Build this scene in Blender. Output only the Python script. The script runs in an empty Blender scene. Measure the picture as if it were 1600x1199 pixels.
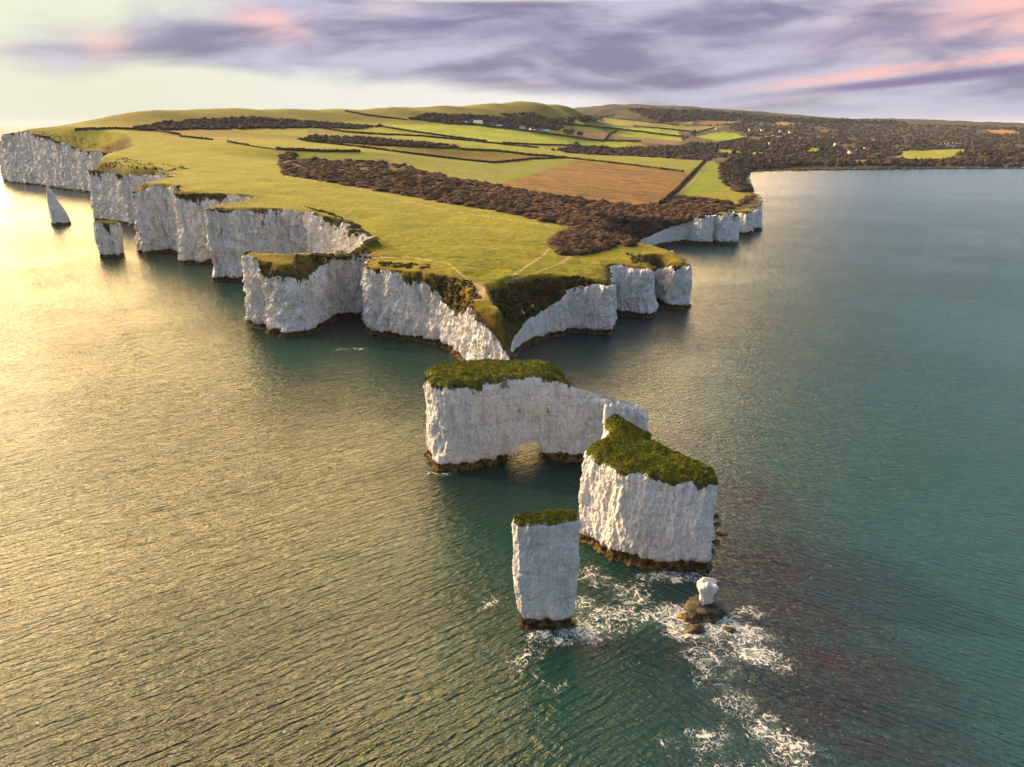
import bpy, bmesh, math, random
import numpy as np
from mathutils import Vector, kdtree
from mathutils.geometry import tessellate_polygon
R = math.radians
random.seed(7); rng = np.random.default_rng(7)
SC = bpy.context.scene
COL = SC.collection

# ------------------------------------------------------------------ camera
FPX, PITCH, CAMH = 1120.0, R(19.86), 100.0
cam_d = bpy.data.cameras.new("camera"); cam = bpy.data.objects.new("camera", cam_d); COL.objects.link(cam)
cam_d.sensor_fit = 'HORIZONTAL'; cam_d.sensor_width = 36.0; cam_d.lens = FPX / 1600 * 36.0
cam_d.clip_start = 0.5; cam_d.clip_end = 200000
cam.location = (0, 0, CAMH); cam.rotation_euler = (math.pi / 2 - PITCH, 0, 0)
SC.camera = cam
SC.view_settings.view_transform = 'Standard'; SC.view_settings.look = 'None'
SC.view_settings.exposure = 0.32; SC.view_settings.gamma = 1.0
SC.cycles.use_denoising = True
SC.cycles.max_bounces = 6; SC.cycles.diffuse_bounces = 3; SC.cycles.glossy_bounces = 3
SC.cycles.volume_bounces = 0; SC.cycles.sample_clamp_indirect = 6.0

# ------------------------------------------------------------------ node helper
class N:
    """socket with arithmetic"""
    def __init__(s, nt, sock): s.nt, s.k = nt, sock
    def _m(s, op, b=None, c=None, rev=False):
        n = s.nt.nodes.new('ShaderNodeMath'); n.operation = op
        ins = [s, b] if not rev else [b, s]
        if c is not None: ins.append(c)
        for i, v in enumerate(ins):
            if v is None: continue
            if isinstance(v, N): s.nt.links.new(v.k, n.inputs[i])
            else: n.inputs[i].default_value = v
        return N(s.nt, n.outputs[0])
    def __add__(s, b): return s._m('ADD', b)
    __radd__ = __add__
    def __mul__(s, b): return s._m('MULTIPLY', b)
    __rmul__ = __mul__
    def __sub__(s, b): return s._m('SUBTRACT', b)
    def __rsub__(s, b): return s._m('SUBTRACT', b, rev=True)
    def __truediv__(s, b): return s._m('DIVIDE', b)
    def __pow__(s, b): return s._m('POWER', b)
    def min(s, b): return s._m('MINIMUM', b)
    def max(s, b): return s._m('MAXIMUM', b)
    def abs(s): return s._m('ABSOLUTE')
    def sin(s): return s._m('SINE')
    def f(s, op, *a): return s._m(op, *a)
    def step(s, lo, hi, a=0.0, b=1.0):
        n = s.nt.nodes.new('ShaderNodeMapRange'); n.interpolation_type = 'SMOOTHSTEP'
        s.nt.links.new(s.k, n.inputs[0])
        for i, v in enumerate((lo, hi, a, b)):
            if isinstance(v, N): s.nt.links.new(v.k, n.inputs[i + 1])
            else: n.inputs[i + 1].default_value = v
        return N(s.nt, n.outputs[0])

class T:
    """node tree builder"""
    def __init__(s, nt): s.nt = nt; nt.nodes.clear()
    def node(s, typ, **kw):
        n = s.nt.nodes.new(typ)
        for k, v in kw.items(): setattr(n, k, v)
        return n
    def put(s, sock, v):
        if isinstance(v, N): s.nt.links.new(v.k, sock)
        elif isinstance(v, (tuple, list)) and len(v) == 3 and sock.type == 'RGBA': sock.default_value = (*v, 1)
        else: sock.default_value = v
    def out(s, n, i=0): return N(s.nt, n.outputs[i])
    def pos(s): return s.out(s.node('ShaderNodeNewGeometry'), 'Position')
    def attr(s, name, o='Fac'):
        n = s.node('ShaderNodeAttribute'); n.attribute_name = name; return s.out(n, o)
    def mapv(s, v, scale=(1, 1, 1), rot=(0, 0, 0), loc=(0, 0, 0)):
        if any(rot): v = s._rot(v, rot); rot = (0, 0, 0)
        n = s.node('ShaderNodeMapping'); s.nt.links.new(v.k, n.inputs[0])
        n.inputs[1].default_value = loc; n.inputs[2].default_value = rot; n.inputs[3].default_value = scale
        return s.out(n)
    def _rot(s, v, rot):
        n = s.node('ShaderNodeMapping'); s.nt.links.new(v.k, n.inputs[0]); n.inputs[2].default_value = rot; return s.out(n)
    def noise(s, v, scale=1, detail=4, rough=.55, dist=0, o=0):
        n = s.node('ShaderNodeTexNoise'); s.nt.links.new(v.k, n.inputs['Vector'])
        n.inputs['Scale'].default_value = scale; n.inputs['Detail'].default_value = detail
        n.inputs['Roughness'].default_value = rough; n.inputs['Distortion'].default_value = dist
        return s.out(n, o)
    def voro(s, v, scale=1, feature='F1', o=0):
        n = s.node('ShaderNodeTexVoronoi', feature=feature); s.nt.links.new(v.k, n.inputs['Vector'])
        n.inputs['Scale'].default_value = scale; return s.out(n, o)
    def sep(s, v):
        n = s.node('ShaderNodeSeparateXYZ'); s.nt.links.new(v.k, n.inputs[0]); return [s.out(n, i) for i in range(3)]
    def comb(s, *a):
        n = s.node('ShaderNodeCombineXYZ')
        for i, v in enumerate(a): s.put(n.inputs[i], v)
        return s.out(n)
    def mix(s, f, a, b, mode='MIX'):
        n = s.node('ShaderNodeMix', data_type='RGBA', blend_type=mode)
        s.put(n.inputs[0], f); s.put(n.inputs[6], a); s.put(n.inputs[7], b); return s.out(n, 2)
    def vadd(s, a, b, sc=1.0):
        m = s.node('ShaderNodeVectorMath', operation='SCALE'); s.nt.links.new(b.k, m.inputs[0]); m.inputs['Scale'].default_value = sc
        n = s.node('ShaderNodeVectorMath', operation='ADD'); s.nt.links.new(a.k, n.inputs[0]); s.nt.links.new(m.outputs[0], n.inputs[1])
        return s.out(n)
    def bump(s, h, strength=1, dist=1, normal=None):
        n = s.node('ShaderNodeBump'); s.put(n.inputs['Strength'], strength); s.put(n.inputs['Distance'], dist)
        s.nt.links.new(h.k, n.inputs['Height'])
        if normal: s.nt.links.new(normal.k, n.inputs['Normal'])
        return s.out(n)
    def bsdf(s, col, rough=.8, normal=None, spec=.3, **kw):
        b = s.node('ShaderNodeBsdfPrincipled')
        s.put(b.inputs['Base Color'], col); s.put(b.inputs['Roughness'], rough); s.put(b.inputs['Specular IOR Level'], spec)
        for k, v in kw.items(): s.put(b.inputs[k], v)
        if normal: s.nt.links.new(normal.k, b.inputs['Normal'])
        o = s.node('ShaderNodeOutputMaterial'); s.nt.links.new(b.outputs[0], o.inputs[0])

def mat(name):
    m = bpy.data.materials.new(name); m.use_nodes = True
    return m, T(m.node_tree)

# ------------------------------------------------------------------ sun and sky
SUN_AZ, SUN_EL = R(-68), R(21)      # azimuth from +Y, negative to the left
sv = Vector((math.sin(SUN_AZ) * math.cos(SUN_EL), math.cos(SUN_AZ) * math.cos(SUN_EL), math.sin(SUN_EL)))
sd = bpy.data.lights.new("sun", 'SUN'); sun = bpy.data.objects.new("sun", sd); COL.objects.link(sun)
sd.energy = 4.4; sd.angle = R(0.6); sd.color = (1.0, .74, .44)
sun.rotation_euler = sv.to_track_quat('Z', 'Y').to_euler(); sun.location = (-300, 100, 300)

W = bpy.data.worlds.new("World"); SC.world = W; W.use_nodes = True
def sky():
    t = T(W.node_tree)
    nish = t.node('ShaderNodeTexSky', sky_type='NISHITA'); nish.sun_disc = False
    nish.sun_elevation = SUN_EL; nish.sun_rotation = SUN_AZ; nish.air_density = 1.4; nish.dust_density = 2.5; nish.ozone_density = 1.5
    co = t.out(t.node('ShaderNodeTexCoord'), 'Generated')
    x, y, z = t.sep(co)
    az = x.f('ARCTAN2', y) * (180 / math.pi)
    el = z.f('ARCSINE') * (180 / math.pi)
    # coordinates of the cloud sheet: degrees of azimuth and elevation
    c = t.comb(az, el * 3.4, 0.0)
    warp = t.noise(c, .05, 1, .5, o=1)
    cw = t.vadd(c, warp, 5)
    n1 = t.noise(t.mapv(cw, (.04, .075, 1), (0, 0, R(8))), 1, 5, .5)
    n2 = t.noise(t.mapv(cw, (.10, .13, 1), (0, 0, R(-14)), (7, 3, 1)), 1, 5, .5)
    n3 = t.noise(t.mapv(c, (.05, .12, 1), (0, 0, R(-10)), (3, 9, 1)), 1, 5, .55)
    def blob(a0, e0, ra, re, rot=0.0):
        dx = (az - a0); dy = (el - e0)
        ca, sa = math.cos(R(rot)), math.sin(R(rot))
        u = (dx * ca + dy * sa) / ra; v = (dy * ca - dx * sa) / re
        return (-1 * (u * u + v * v)).f('EXPONENT')
    # clear sky: cream on the left, whiter to the middle, blue grey on the right
    base = t.mix(az.step(-32, -4), (.64, .67, .53), (.72, .72, .68))
    base = t.mix(az.step(0, 24), base, (.42, .45, .60))
    base = t.mix(el.step(5, 40) * az.step(22, -6), base, (1.25, 1.0, .62))
    base = t.mix(el.step(9, 14) * az.step(4, 34), base, (.85, 1.18, 1.42))  # brighter blue added above the frame so the right-hand water reflects it
    base = t.mix(el.step(18, 46) * az.step(4, 34), base, (.16, .24, .34))
    # cloud deck
    dens = blob(-21, 5.0, 9, 1.6, 0) * .75 + blob(-31, 4.2, 4.5, 1.5, 0) * .4 + blob(-4, 6.4, 17, 2.6, -4) * 1.15 + blob(14, 6.6, 16, 3.2, 4) * 1.15 + blob(31, 5.2, 14, 4.6, 0) * 1.15 + blob(20, 2.2, 14, 1.6, 6) * .55 + blob(2, 2.6, 10, 1.0, -3) * .32
    cl = (dens + (n1 - .5) * 1.2 + (n2 - .5) * .8).step(.16, .74) * el.step(24, 11)
    shade = t.mix((n2 * .6 + n3 * .4).step(.38, .60), (.18, .17, .29), (.45, .44, .57))
    pink = (blob(-27.5, 5.6, 2.4, 1.8, -35) + blob(-17.5, 6.6, 4, 1.2, -8) * .9 + blob(35, 6.6, 13, 2.2, 4) * 1.1 + blob(27, 3.4, 11, .45, 6) * .9 + blob(-2, 2.7, 7, .35, 2) * .6 + blob(22, 9.5, 9, 2, 0) * .5 + blob(-9, 7.6, 5, 1, 0) * .5)
    shade = t.mix((pink * (n2.step(.25, .7) * .8 + .3)).step(.1, 1.15), shade, (.86, .47, .43))
    dark = (blob(28, 2.75, 12, .38, 5) * .8 + blob(16, 3.1, 9, .5, 8) * .5 + blob(0, 6.3, 13, .9, -3) * .5 + blob(24, 5.8, 12, .8, 3) * .45)
    shade = t.mix(dark.step(.1, .8, 0, .9), shade, (.15, .12, .28))
    col = t.mix(cl, base, shade)
    bright = blob(4, 1.7, 9, .7, 2) * .7 + blob(21, 1.6, 5, .8, 0) * .5
    col = t.mix(bright.step(.1, 1) * (n2 * 1.2), col, (.82, .80, .80))
    # warm sky round the low sun, then an added golden glow above the frame
    sx, sy, sz = sv
    g = (x * sx + y * sy + z * sz).max(0.0)
    col = t.mix(1.0, col, t.mix(1.0, t.comb(*[(g ** 5.0) * el.step(9, 20)] * 3), (4.6, 3.1, 1.4), 'MULTIPLY'), 'ADD')
    els = el / (1 + (az * -1).max(0.0).min(50.0) / 110)
    hi = az.step(-80, -45) * az.step(26, 4) * el.step(8, 12) * els.step(33, 16) * (els.step(24, 11) * 1.0 + .7) * (n1 * .7 + .65)  # hand-shaped golden glow, added above the frame to brighten the water
    col = t.mix(1.0, col, t.mix(1.0, t.comb(hi, hi, hi), (12.5, 8.2, 3.1), 'MULTIPLY'), 'ADD')
    # the half of the sky behind the camera stays the physical blue sky
    front = y.step(-.05, .35)
    b1 = t.node('ShaderNodeBackground'); t.put(b1.inputs[0], t.mix(1.0, t.out(nish), (1.0, .98, 1.16), 'MULTIPLY')); b1.inputs[1].default_value = .15
    b2 = t.node('ShaderNodeBackground'); t.put(b2.inputs[0], col); b2.inputs[1].default_value = 1.0
    ms = t.node('ShaderNodeMixShader'); t.put(ms.inputs[0], front * .93)
    t.nt.links.new(b1.outputs[0], ms.inputs[1]); t.nt.links.new(b2.outputs[0], ms.inputs[2])
    o = t.node('ShaderNodeOutputWorld'); t.nt.links.new(ms.outputs[0], o.inputs[0])
sky()

# ------------------------------------------------------------------ numeric helpers
ct, st = math.cos(PITCH), math.sin(PITCH)
def ray(px, py):
    u = (np.asarray(px, float) - 800) / FPX; v = (np.asarray(py, float) - 599.5) / FPX
    return u, ct - v * st, -st - v * ct
def un(px, py, z=0.0):
    a, b, c = ray(px, py); k = (z - CAMH) / c
    return a * k, b * k
_P = rng.permutation(512).astype(np.int64); _P = np.concatenate([_P, _P, _P])
_G = rng.normal(size=(512, 3)); _G /= np.linalg.norm(_G, axis=1)[:, None]
def perlin(x, y, z):
    x, y, z = np.broadcast_arrays(np.asarray(x, float), np.asarray(y, float), np.asarray(z, float))
    xi, yi, zi = np.floor(x).astype(np.int64), np.floor(y).astype(np.int64), np.floor(z).astype(np.int64)
    xf, yf, zf = x - xi, y - yi, z - zi
    u, v, w = (k * k * k * (k * (k * 6 - 15) + 10) for k in (xf, yf, zf))
    r = 0
    for i in (0, 1):
        for j in (0, 1):
            for k in (0, 1):
                h = _P[(_P[(_P[(xi + i) & 511] + yi + j) & 511] + zi + k) & 511]
                g = _G[h]
                d = g[..., 0] * (xf - i) + g[..., 1] * (yf - j) + g[..., 2] * (zf - k)
                r = r + d * (u if i else 1 - u) * (v if j else 1 - v) * (w if k else 1 - w)
    return r * 1.6
def fbm(x, y, z, o=4, g=.5):
    r, a, f = 0, 1, 1
    for i in range(o): r = r + a * perlin(x * f + i * 17.3, y * f, z * f); a *= g; f *= 2.03
    return r
def ridge(x, y, z, o=3):
    r, a, f = 0, 1, 1
    for i in range(o): r = r + a * (1 - 2 * np.abs(perlin(x * f + 5.1 * i, y * f, z * f))); a *= .5; f *= 2.1
    return r
def inpoly(x, y, poly):
    r = np.zeros(x.shape, bool); n = len(poly)
    for i in range(n):
        x1, y1 = poly[i]; x2, y2 = poly[(i + 1) % n]
        if y1 == y2: continue
        c = ((y1 > y) != (y2 > y)) & (x < (x2 - x1) * (y - y1) / (y2 - y1) + x1)
        r ^= c
    return r
def mesh_obj(name, V, F, m=None, parent=None, attrs=None, smooth=True, cols=None):
    """V (n,3), F (m,3|4) arrays or list of arrays"""
    me = bpy.data.meshes.new(name)
    Fs = F if isinstance(F, list) else [F]
    V = np.asarray(V, np.float32)
    me.vertices.add(len(V)); me.vertices.foreach_set('co', V.ravel())
    li = np.concatenate([np.asarray(f, np.int32).ravel() for f in Fs])
    tot = np.concatenate([np.full(len(f), np.asarray(f).shape[1], np.int32) for f in Fs])
    me.loops.add(len(li)); me.loops.foreach_set('vertex_index', li)
    me.polygons.add(len(tot)); me.polygons.foreach_set('loop_start', np.concatenate([[0], np.cumsum(tot)[:-1]]).astype(np.int32))
    me.update(calc_edges=True)
    me.polygons.foreach_set('use_smooth', np.full(len(tot), smooth))
    for k, a in (attrs or {}).items():
        at_ = me.attributes.new(k, 'FLOAT', 'POINT'); at_.data.foreach_set('value', np.asarray(a, np.float32))
    for k, a in (cols or {}).items():
        at_ = me.attributes.new(k, 'FLOAT_COLOR', 'POINT')
        at_.data.foreach_set('color', np.concatenate([a, np.ones((len(a), 1))], 1).astype(np.float32).ravel())
    if m: me.materials.append(m)
    me.validate()
    o = bpy.data.objects.new(name, me); COL.objects.link(o)
    if parent: o.parent = parent
    return o
def tag(o, label=None, cat=None, group=None, kind=None):
    if label: o['label'] = label
    if cat: o['category'] = cat
    if group: o['group'] = group
    if kind: o['kind'] = kind
    return o
def empty(name, loc=(0, 0, 0), rz=0):
    o = bpy.data.objects.new(name, None); COL.objects.link(o); o.location = loc; o.rotation_euler = (0, 0, rz); o.empty_display_size = .5
    return o
def grid_faces(nu, nv, closed=False):
    a = np.arange(nu if closed else nu - 1)[:, None]; b = np.arange(nv - 1)[None]
    a2 = (a + 1) % nu
    return np.stack([a * nv + b, a2 * nv + b, a2 * nv + b + 1, a * nv + b + 1], -1).reshape(-1, 4)

# ------------------------------------------------------------------ materials
def chalk_mat():
    m, t = mat('chalk')
    P = t.pos(); x, y, z = t.sep(P)
    lip = t.attr('nearlip')            # 1 at the cliff top, falling to 0 below
    big = t.noise(P, .045, 3, .5)
    med = t.noise(P, .35, 5, .6)
    st1 = t.noise(t.mapv(P, (.55, .55, .05)), 1, 5, .62, .6)
    st2 = t.noise(t.mapv(P, (2.2, 2.2, .25), (R(9), R(7), 0)), 1, 4, .6, .5)
    fine = t.noise(P, 2.6, 4, .65)
    crk = t.voro(t.vadd(t.mapv(P, (.5, .5, .22)), t.noise(P, .9, 2, .5, o=1), .7), 1, 'DISTANCE_TO_EDGE')
    col = t.mix(big.step(.35, .65), (.77, .725, .65), (.84, .80, .73))
    col = t.mix(t.noise(P, 1.3, 5, .72).step(.47, .64, 0, .5), col, (.42, .425, .45))
    col = t.mix(st1.step(.52, .68, 0, .5), col, (.45, .44, .43))
    col = t.mix(st1.step(.42, .3, 0, .4), col, (.62, .53, .40))
    col = t.mix(st2.step(.56, .70, 0, .6), col, (.27, .27, .28))
    col = t.mix(fine.step(.56, .74, 0, .5), col, (.33, .31, .29))
    col = t.mix(crk.step(.045, .0, 0, .45) * med.step(.42, .6), col, (.22, .20, .17))
    strat = t.noise(t.mapv(t.vadd(P, t.noise(P, .12, 2, .5, o=1), 1.5), (.10, .10, 1.5)), 1, 4, .65)
    col = t.mix(strat.step(.54, .68, 0, .45), col, (.44, .425, .41))
    col = t.mix(t.noise(t.mapv(P, (.12, .12, .10), loc=(5, 2, 8)), 1, 4, .6).step(.52, .66, 0, .4), col, (.56, .48, .37))
    col = t.mix(t.noise(t.mapv(P, (.2, .2, .12), loc=(1, 7, 3)), 1, 5, .7).step(.54, .66, 0, .45), col, (.38, .40, .44))
    bz = z + (t.noise(P, .05, 2) - .5) * 5
    bed = (bz * .95).sin().step(.975, 1.0) * med.step(.44, .60)
    col = t.mix(bed * .6, col, (.36, .27, .16))
    # grass, soil and roots hanging over the top edge
    dr = (lip + (t.noise(t.mapv(P, (.25, .25, .09)), 1, 4, .65) - .5) * 1.5 + (fine - .5) * .35).step(.60, .70)
    gr = t.mix(med.step(.35, .6), (.055, .038, .018), (.085, .085, .02))
    col = t.mix(dr, col, gr)
    # plants growing in patches on the face
    pat = (t.noise(t.mapv(P, (.14, .14, .11), loc=(9, 4, 2)), 1, 5, .65) + lip * .14).step(.66, .70)
    col = t.mix(pat * .8, col, (.085, .075, .028))
    # weed and wet stain along the waterline
    wl = z - (t.noise(t.mapv(P, (.15, .15, .05)), 1, 3, .6) - .22) * 6.0
    wet = wl.step(1.1, .3)
    och = t.mix(t.noise(P, .8, 4, .6).step(.42, .6), (.035, .022, .010), (.17, .105, .03))
    col = t.mix(wet, col, och)
    h = st1 * .3 + st2 * .25 + fine * .34 + strat * .3 + crk.min(.12) * 1.0 + med * .3
    t.bsdf(col, .9, t.bump(h, .8, 1.0), .15)
    return m
CHALK = chalk_mat()

def turf_mat(name, cols, tuss=1.4, bd=.35):
    """rough grass; base tint from the vertex colour of the field it stands in when cols is None"""
    m, t = mat(name); P = t.pos()
    n1 = t.noise(P, .02, 4, .6); n2 = t.noise(P, .16, 5, .6); n3 = t.noise(P, tuss, 4, .7)
    n4 = t.noise(t.mapv(P, (.05, .35, .2), (0, 0, R(24))), 1, 4, .6, .8)
    if cols is None:
        base = t.attr('field', 'Color'); rough = t.attr('rough')
        c = t.mix(n1.step(.35, .65), base, t.mix(1.0, base, (1.28, 1.16, .95), 'MULTIPLY'))
        c = t.mix(n2.step(.42, .68, 0, .4), c, t.mix(1.0, c, (.88, .80, .7), 'MULTIPLY'))
        c = t.mix(n4.step(.52, .66, 0, .5), c, t.mix(1.0, c, (1.25, 1.05, .8), 'MULTIPLY'))
        c = t.mix(n3.step(.5, .7) * (rough * .8), c, t.mix(1.0, c, (.42, .36, .35), 'MULTIPLY'))
        c = t.mix(t.noise(t.mapv(P, (.22, .6, .3), (0, 0, R(30))), 1, 5, .72).step(.48, .64) * .85, c, t.mix(1.0, c, (.55, .48, .42), 'MULTIPLY'))
        c = t.mix(t.noise(P, .07, 5, .7).step(.48, .62) * .8, c, t.mix(1.0, c, (1.3, 1.22, .9), 'MULTIPLY'))
        c = t.mix(t.attr('path') * t.noise(P, .5, 3).step(.3, .55), c, (.42, .30, .19))
        big = t.noise(t.mapv(P, (.012, .04, .02), (0, 0, R(12))), 1, 5, .7)
        c = t.mix(big.step(.42, .62) * (rough - .55).max(0.0) * 1.6, c, t.mix(1.0, c, (1.9, 1.6, 1.0), 'MULTIPLY'))
        c = t.mix(t.noise(P, .05, 5, .7).step(.5, .62) * (rough - .5).max(0.0) * 1.8, c, t.mix(1.0, c, (.5, .55, .5), 'MULTIPLY'))
        c = t.mix(t.noise(P, .16, 5, .7).step(.64, .68) * t.attr('slope'), c, (.55, .51, .45))
        h = (n3 * 1.1 + n2 * .6) * (rough * rough + .04)
    else:
        c = t.mix(n2.step(.35, .62), cols[0], cols[1])
        c = t.mix(n3.step(.45, .66), c, cols[2])
        c = t.mix(t.noise(P, .3, 4, .65).step(.52, .62, 0, .75), c, (.075, .050, .026))
        c = t.mix(t.noise(P, .45, 5, .7).step(.64, .68), c, (.40, .36, .29))
        h = n3 * 1.2 + n2 * .6
    t.bsdf(c, .95, t.bump(h, .8, bd), .1)
    return m
TURF = turf_mat('turf', None)
CAP = turf_mat('cap_grass', [(.060, .080, .010), (.115, .140, .014), (.22, .20, .02)], 1.7, .5)

def simple(name, a, b, s=1.0, r=.9, spec=.2, lo=.4, hi=.62, bd=.1):
    m, t = mat(name); P = t.out(t.node('ShaderNodeTexCoord'), 'Object')
    n = t.noise(P, s, 4, .65)
    t.bsdf(t.mix(n.step(lo, hi), a, b), r, t.bump(n, .6, bd), spec)
    return m
def foliage(name, a, b):
    m, t = mat(name); P = t.pos()
    oi = t.out(t.node('ShaderNodeObjectInfo'), 'Random')
    c = t.mix(t.noise(P, .12, 4, .6).step(.36, .64), a, b)
    c = t.mix(t.noise(P, .035, 3, .6).step(.42, .62, 0, .8), c, t.mix(1.0, c, (.62, .74, .55), 'MULTIPLY'))
    c = t.mix(t.noise(P, .9, 3, .6).step(.45, .65, 0, .4), c, t.mix(1.0, c, (.65, .6, .65), 'MULTIPLY'))
    c = t.mix(oi * .5, c, t.mix(1.0, c, (1.5, 1.3, 1.0), 'MULTIPLY'))
    t.bsdf(c, .95, t.bump(t.noise(P, 1.1, 4, .7), .9, .6), .05)
    return m
SCRUB = foliage('bare_scrub', (.062, .040, .038), (.125, .078, .062))
EVER = foliage('evergreen_leaves', (.028, .036, .015), (.055, .065, .020))
BARE = foliage('bare_twigs', (.065, .046, .042), (.13, .085, .065))
FARW = foliage('far_woodland', (.030, .029, .038), (.068, .052, .048))
HEDGE = foliage('hedge_twigs', (.04, .034, .024), (.08, .06, .036))
BARK = simple('bark', (.05, .035, .025), (.10, .075, .05), 3)

# ------------------------------------------------------------------ plateau height: thin plate through spot heights
SP = []
def S(px, py, z):
    a, b = un(px, py, z); SP.append((float(a), float(b), z))
for q in [(230, 250, 64), (500, 300, 48), (500, 262, 52), (435, 250, 55),
          (700, 415, 34.5), (700, 350, 37.5), (700, 300, 39), (700, 265, 40), (700, 245, 45), (600, 350, 40), (600, 300, 43), (600, 255, 48),
          (880, 410, 30), (900, 360, 33), (900, 320, 29), (900, 290, 29), (900, 255, 33), (900, 238, 37), (900, 225, 46), (800, 250, 38),
          (960, 400, 28), (1060, 300, 19), (1060, 275, 20), (1060, 250, 24), (1060, 225, 40), (1060, 208, 66), (980, 225, 42), (980, 212, 62), (960, 340, 25), (1020, 330, 20),
          (1150, 300, 17), (1120, 280, 18), (1150, 250, 18), (1150, 225, 35), (1150, 208, 62),
          (1240, 250, 14), (1240, 225, 36), (1240, 208, 62), (1330, 250, 12), (1330, 225, 34), (1330, 210, 55),
          (1450, 250, 12), (1450, 235, 22), (1450, 220, 36), (1450, 207, 60), (1590, 250, 10), (1590, 235, 20), (1590, 215, 42)]: S(*q)
def AD(px, py, D):      # skyline point at a given distance
    a, b, c = (float(v) for v in ray(px, py)); k = D / math.hypot(a, b)
    SP.append((a * k, b * k, CAMH + c * k))
for q in [(200, 238, 1010), (200, 222, 1190), (200, 205, 1390), (120, 207, 1290), (120, 200, 1420), (75, 200.5, 1380), (250, 190, 1570), (300, 225, 1170), (300, 205, 1420), (300, 188, 1600),
          (400, 232, 1130), (400, 215, 1400), (400, 205, 1530), (400, 188, 1720), (500, 240, 1120), (500, 228, 1260), (500, 213, 1520), (500, 200, 1740), (500, 188, 1900),
          (600, 238, 1220), (600, 225, 1420), (600, 210, 1650), (600, 198, 1850), (600, 182, 2080), (700, 233, 1420), (700, 218, 1700), (700, 205, 1920), (700, 190, 2150), (700, 176, 2320),
          (800, 232, 1600), (800, 215, 1950), (800, 203, 2200), (800, 190, 2400), (860, 207, 2350), (870, 190, 2600), (920, 200, 2900), (920, 188, 3200),
          (980, 197, 3500), (980, 185, 4000), (1060, 195, 3900), (1060, 182, 4300), (1150, 194, 4300), (1150, 183, 4800), (1240, 196, 4500), (1330, 198, 5000), (1450, 198, 5300), (1590, 202, 4800)]: AD(*q)
for px, py, D in [(100, 196.5, 1560), (180, 181, 1620), (240, 173, 1680), (300, 170.5, 1760), (380, 168.5, 1880), (460, 171, 2000), (560, 172.5, 2120), (620, 167, 2300), (700, 166, 2450), (780, 167, 2600), (850, 164.5, 2750), (900, 171, 2950),
                  (960, 165, 4500), (1010, 164.5, 4700), (1080, 167, 4900), (1150, 172, 5200), (1210, 177, 5500), (1250, 183, 5800), (1330, 186.5, 6200), (1400, 187.5, 6600), (1480, 190.5, 6600), (1600, 194.5, 6500), (1750, 196, 6500)]:
    AD(px, py, D)
    a, b, z = SP[-1]; SP.append((a * 1.22, b * 1.22, z - 55 if D < 4000 else z - 90)); 
SP += [(-2500, 2600, 40), (-2600, 6000, 20), (3000, 2600, 15), (3500, 4000, 40), (6000, 7000, 60), (0, 9000, 60), (-4000, 12000, 20), (8000, 12000, 40),
       (-150, 430, 45), (-110, 362, 35), (-60, 352, 33.5), (-40, 345, 33.5), (-18, 332, 31), (-14, 318, 29), (-6, 345, 31.5), (20, 372, 30), (45, 372, 27), (68, 400, 28), (96, 425, 27), (-420, 790, 57), (-260, 620, 55), (-225, 560, 52), (-190, 500, 48)]
SP = np.array(SP)
sc_ = 1000.0
def tpsk(r2): return .5 * r2 * np.log(np.maximum(r2, 1e-12))
def tps_fit(S_, lam=2e-3):
    X = S_[:, :2] / sc_; n = len(X)
    K = tpsk(((X[:, None] - X[None]) ** 2).sum(-1)) + lam * np.eye(n)
    Pm = np.c_[np.ones(n), X]
    A = np.block([[K, Pm], [Pm.T, np.zeros((3, 3))]])
    return X, np.linalg.solve(A, np.r_[S_[:, 2], 0, 0, 0])
TX, TW = tps_fit(SP)
def plateau(x, y):
    x = np.asarray(x, float).ravel(); y = np.asarray(y, float).ravel(); o = np.empty(len(x))
    for i in range(0, len(x), 50000):
        X = np.c_[x[i:i + 50000], y[i:i + 50000]] / sc_
        K = tpsk(((X[:, None] - TX[None]) ** 2).sum(-1))
        o[i:i + 50000] = K @ TW[:-3] + TW[-3] + X @ TW[-2:]
    return o

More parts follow.
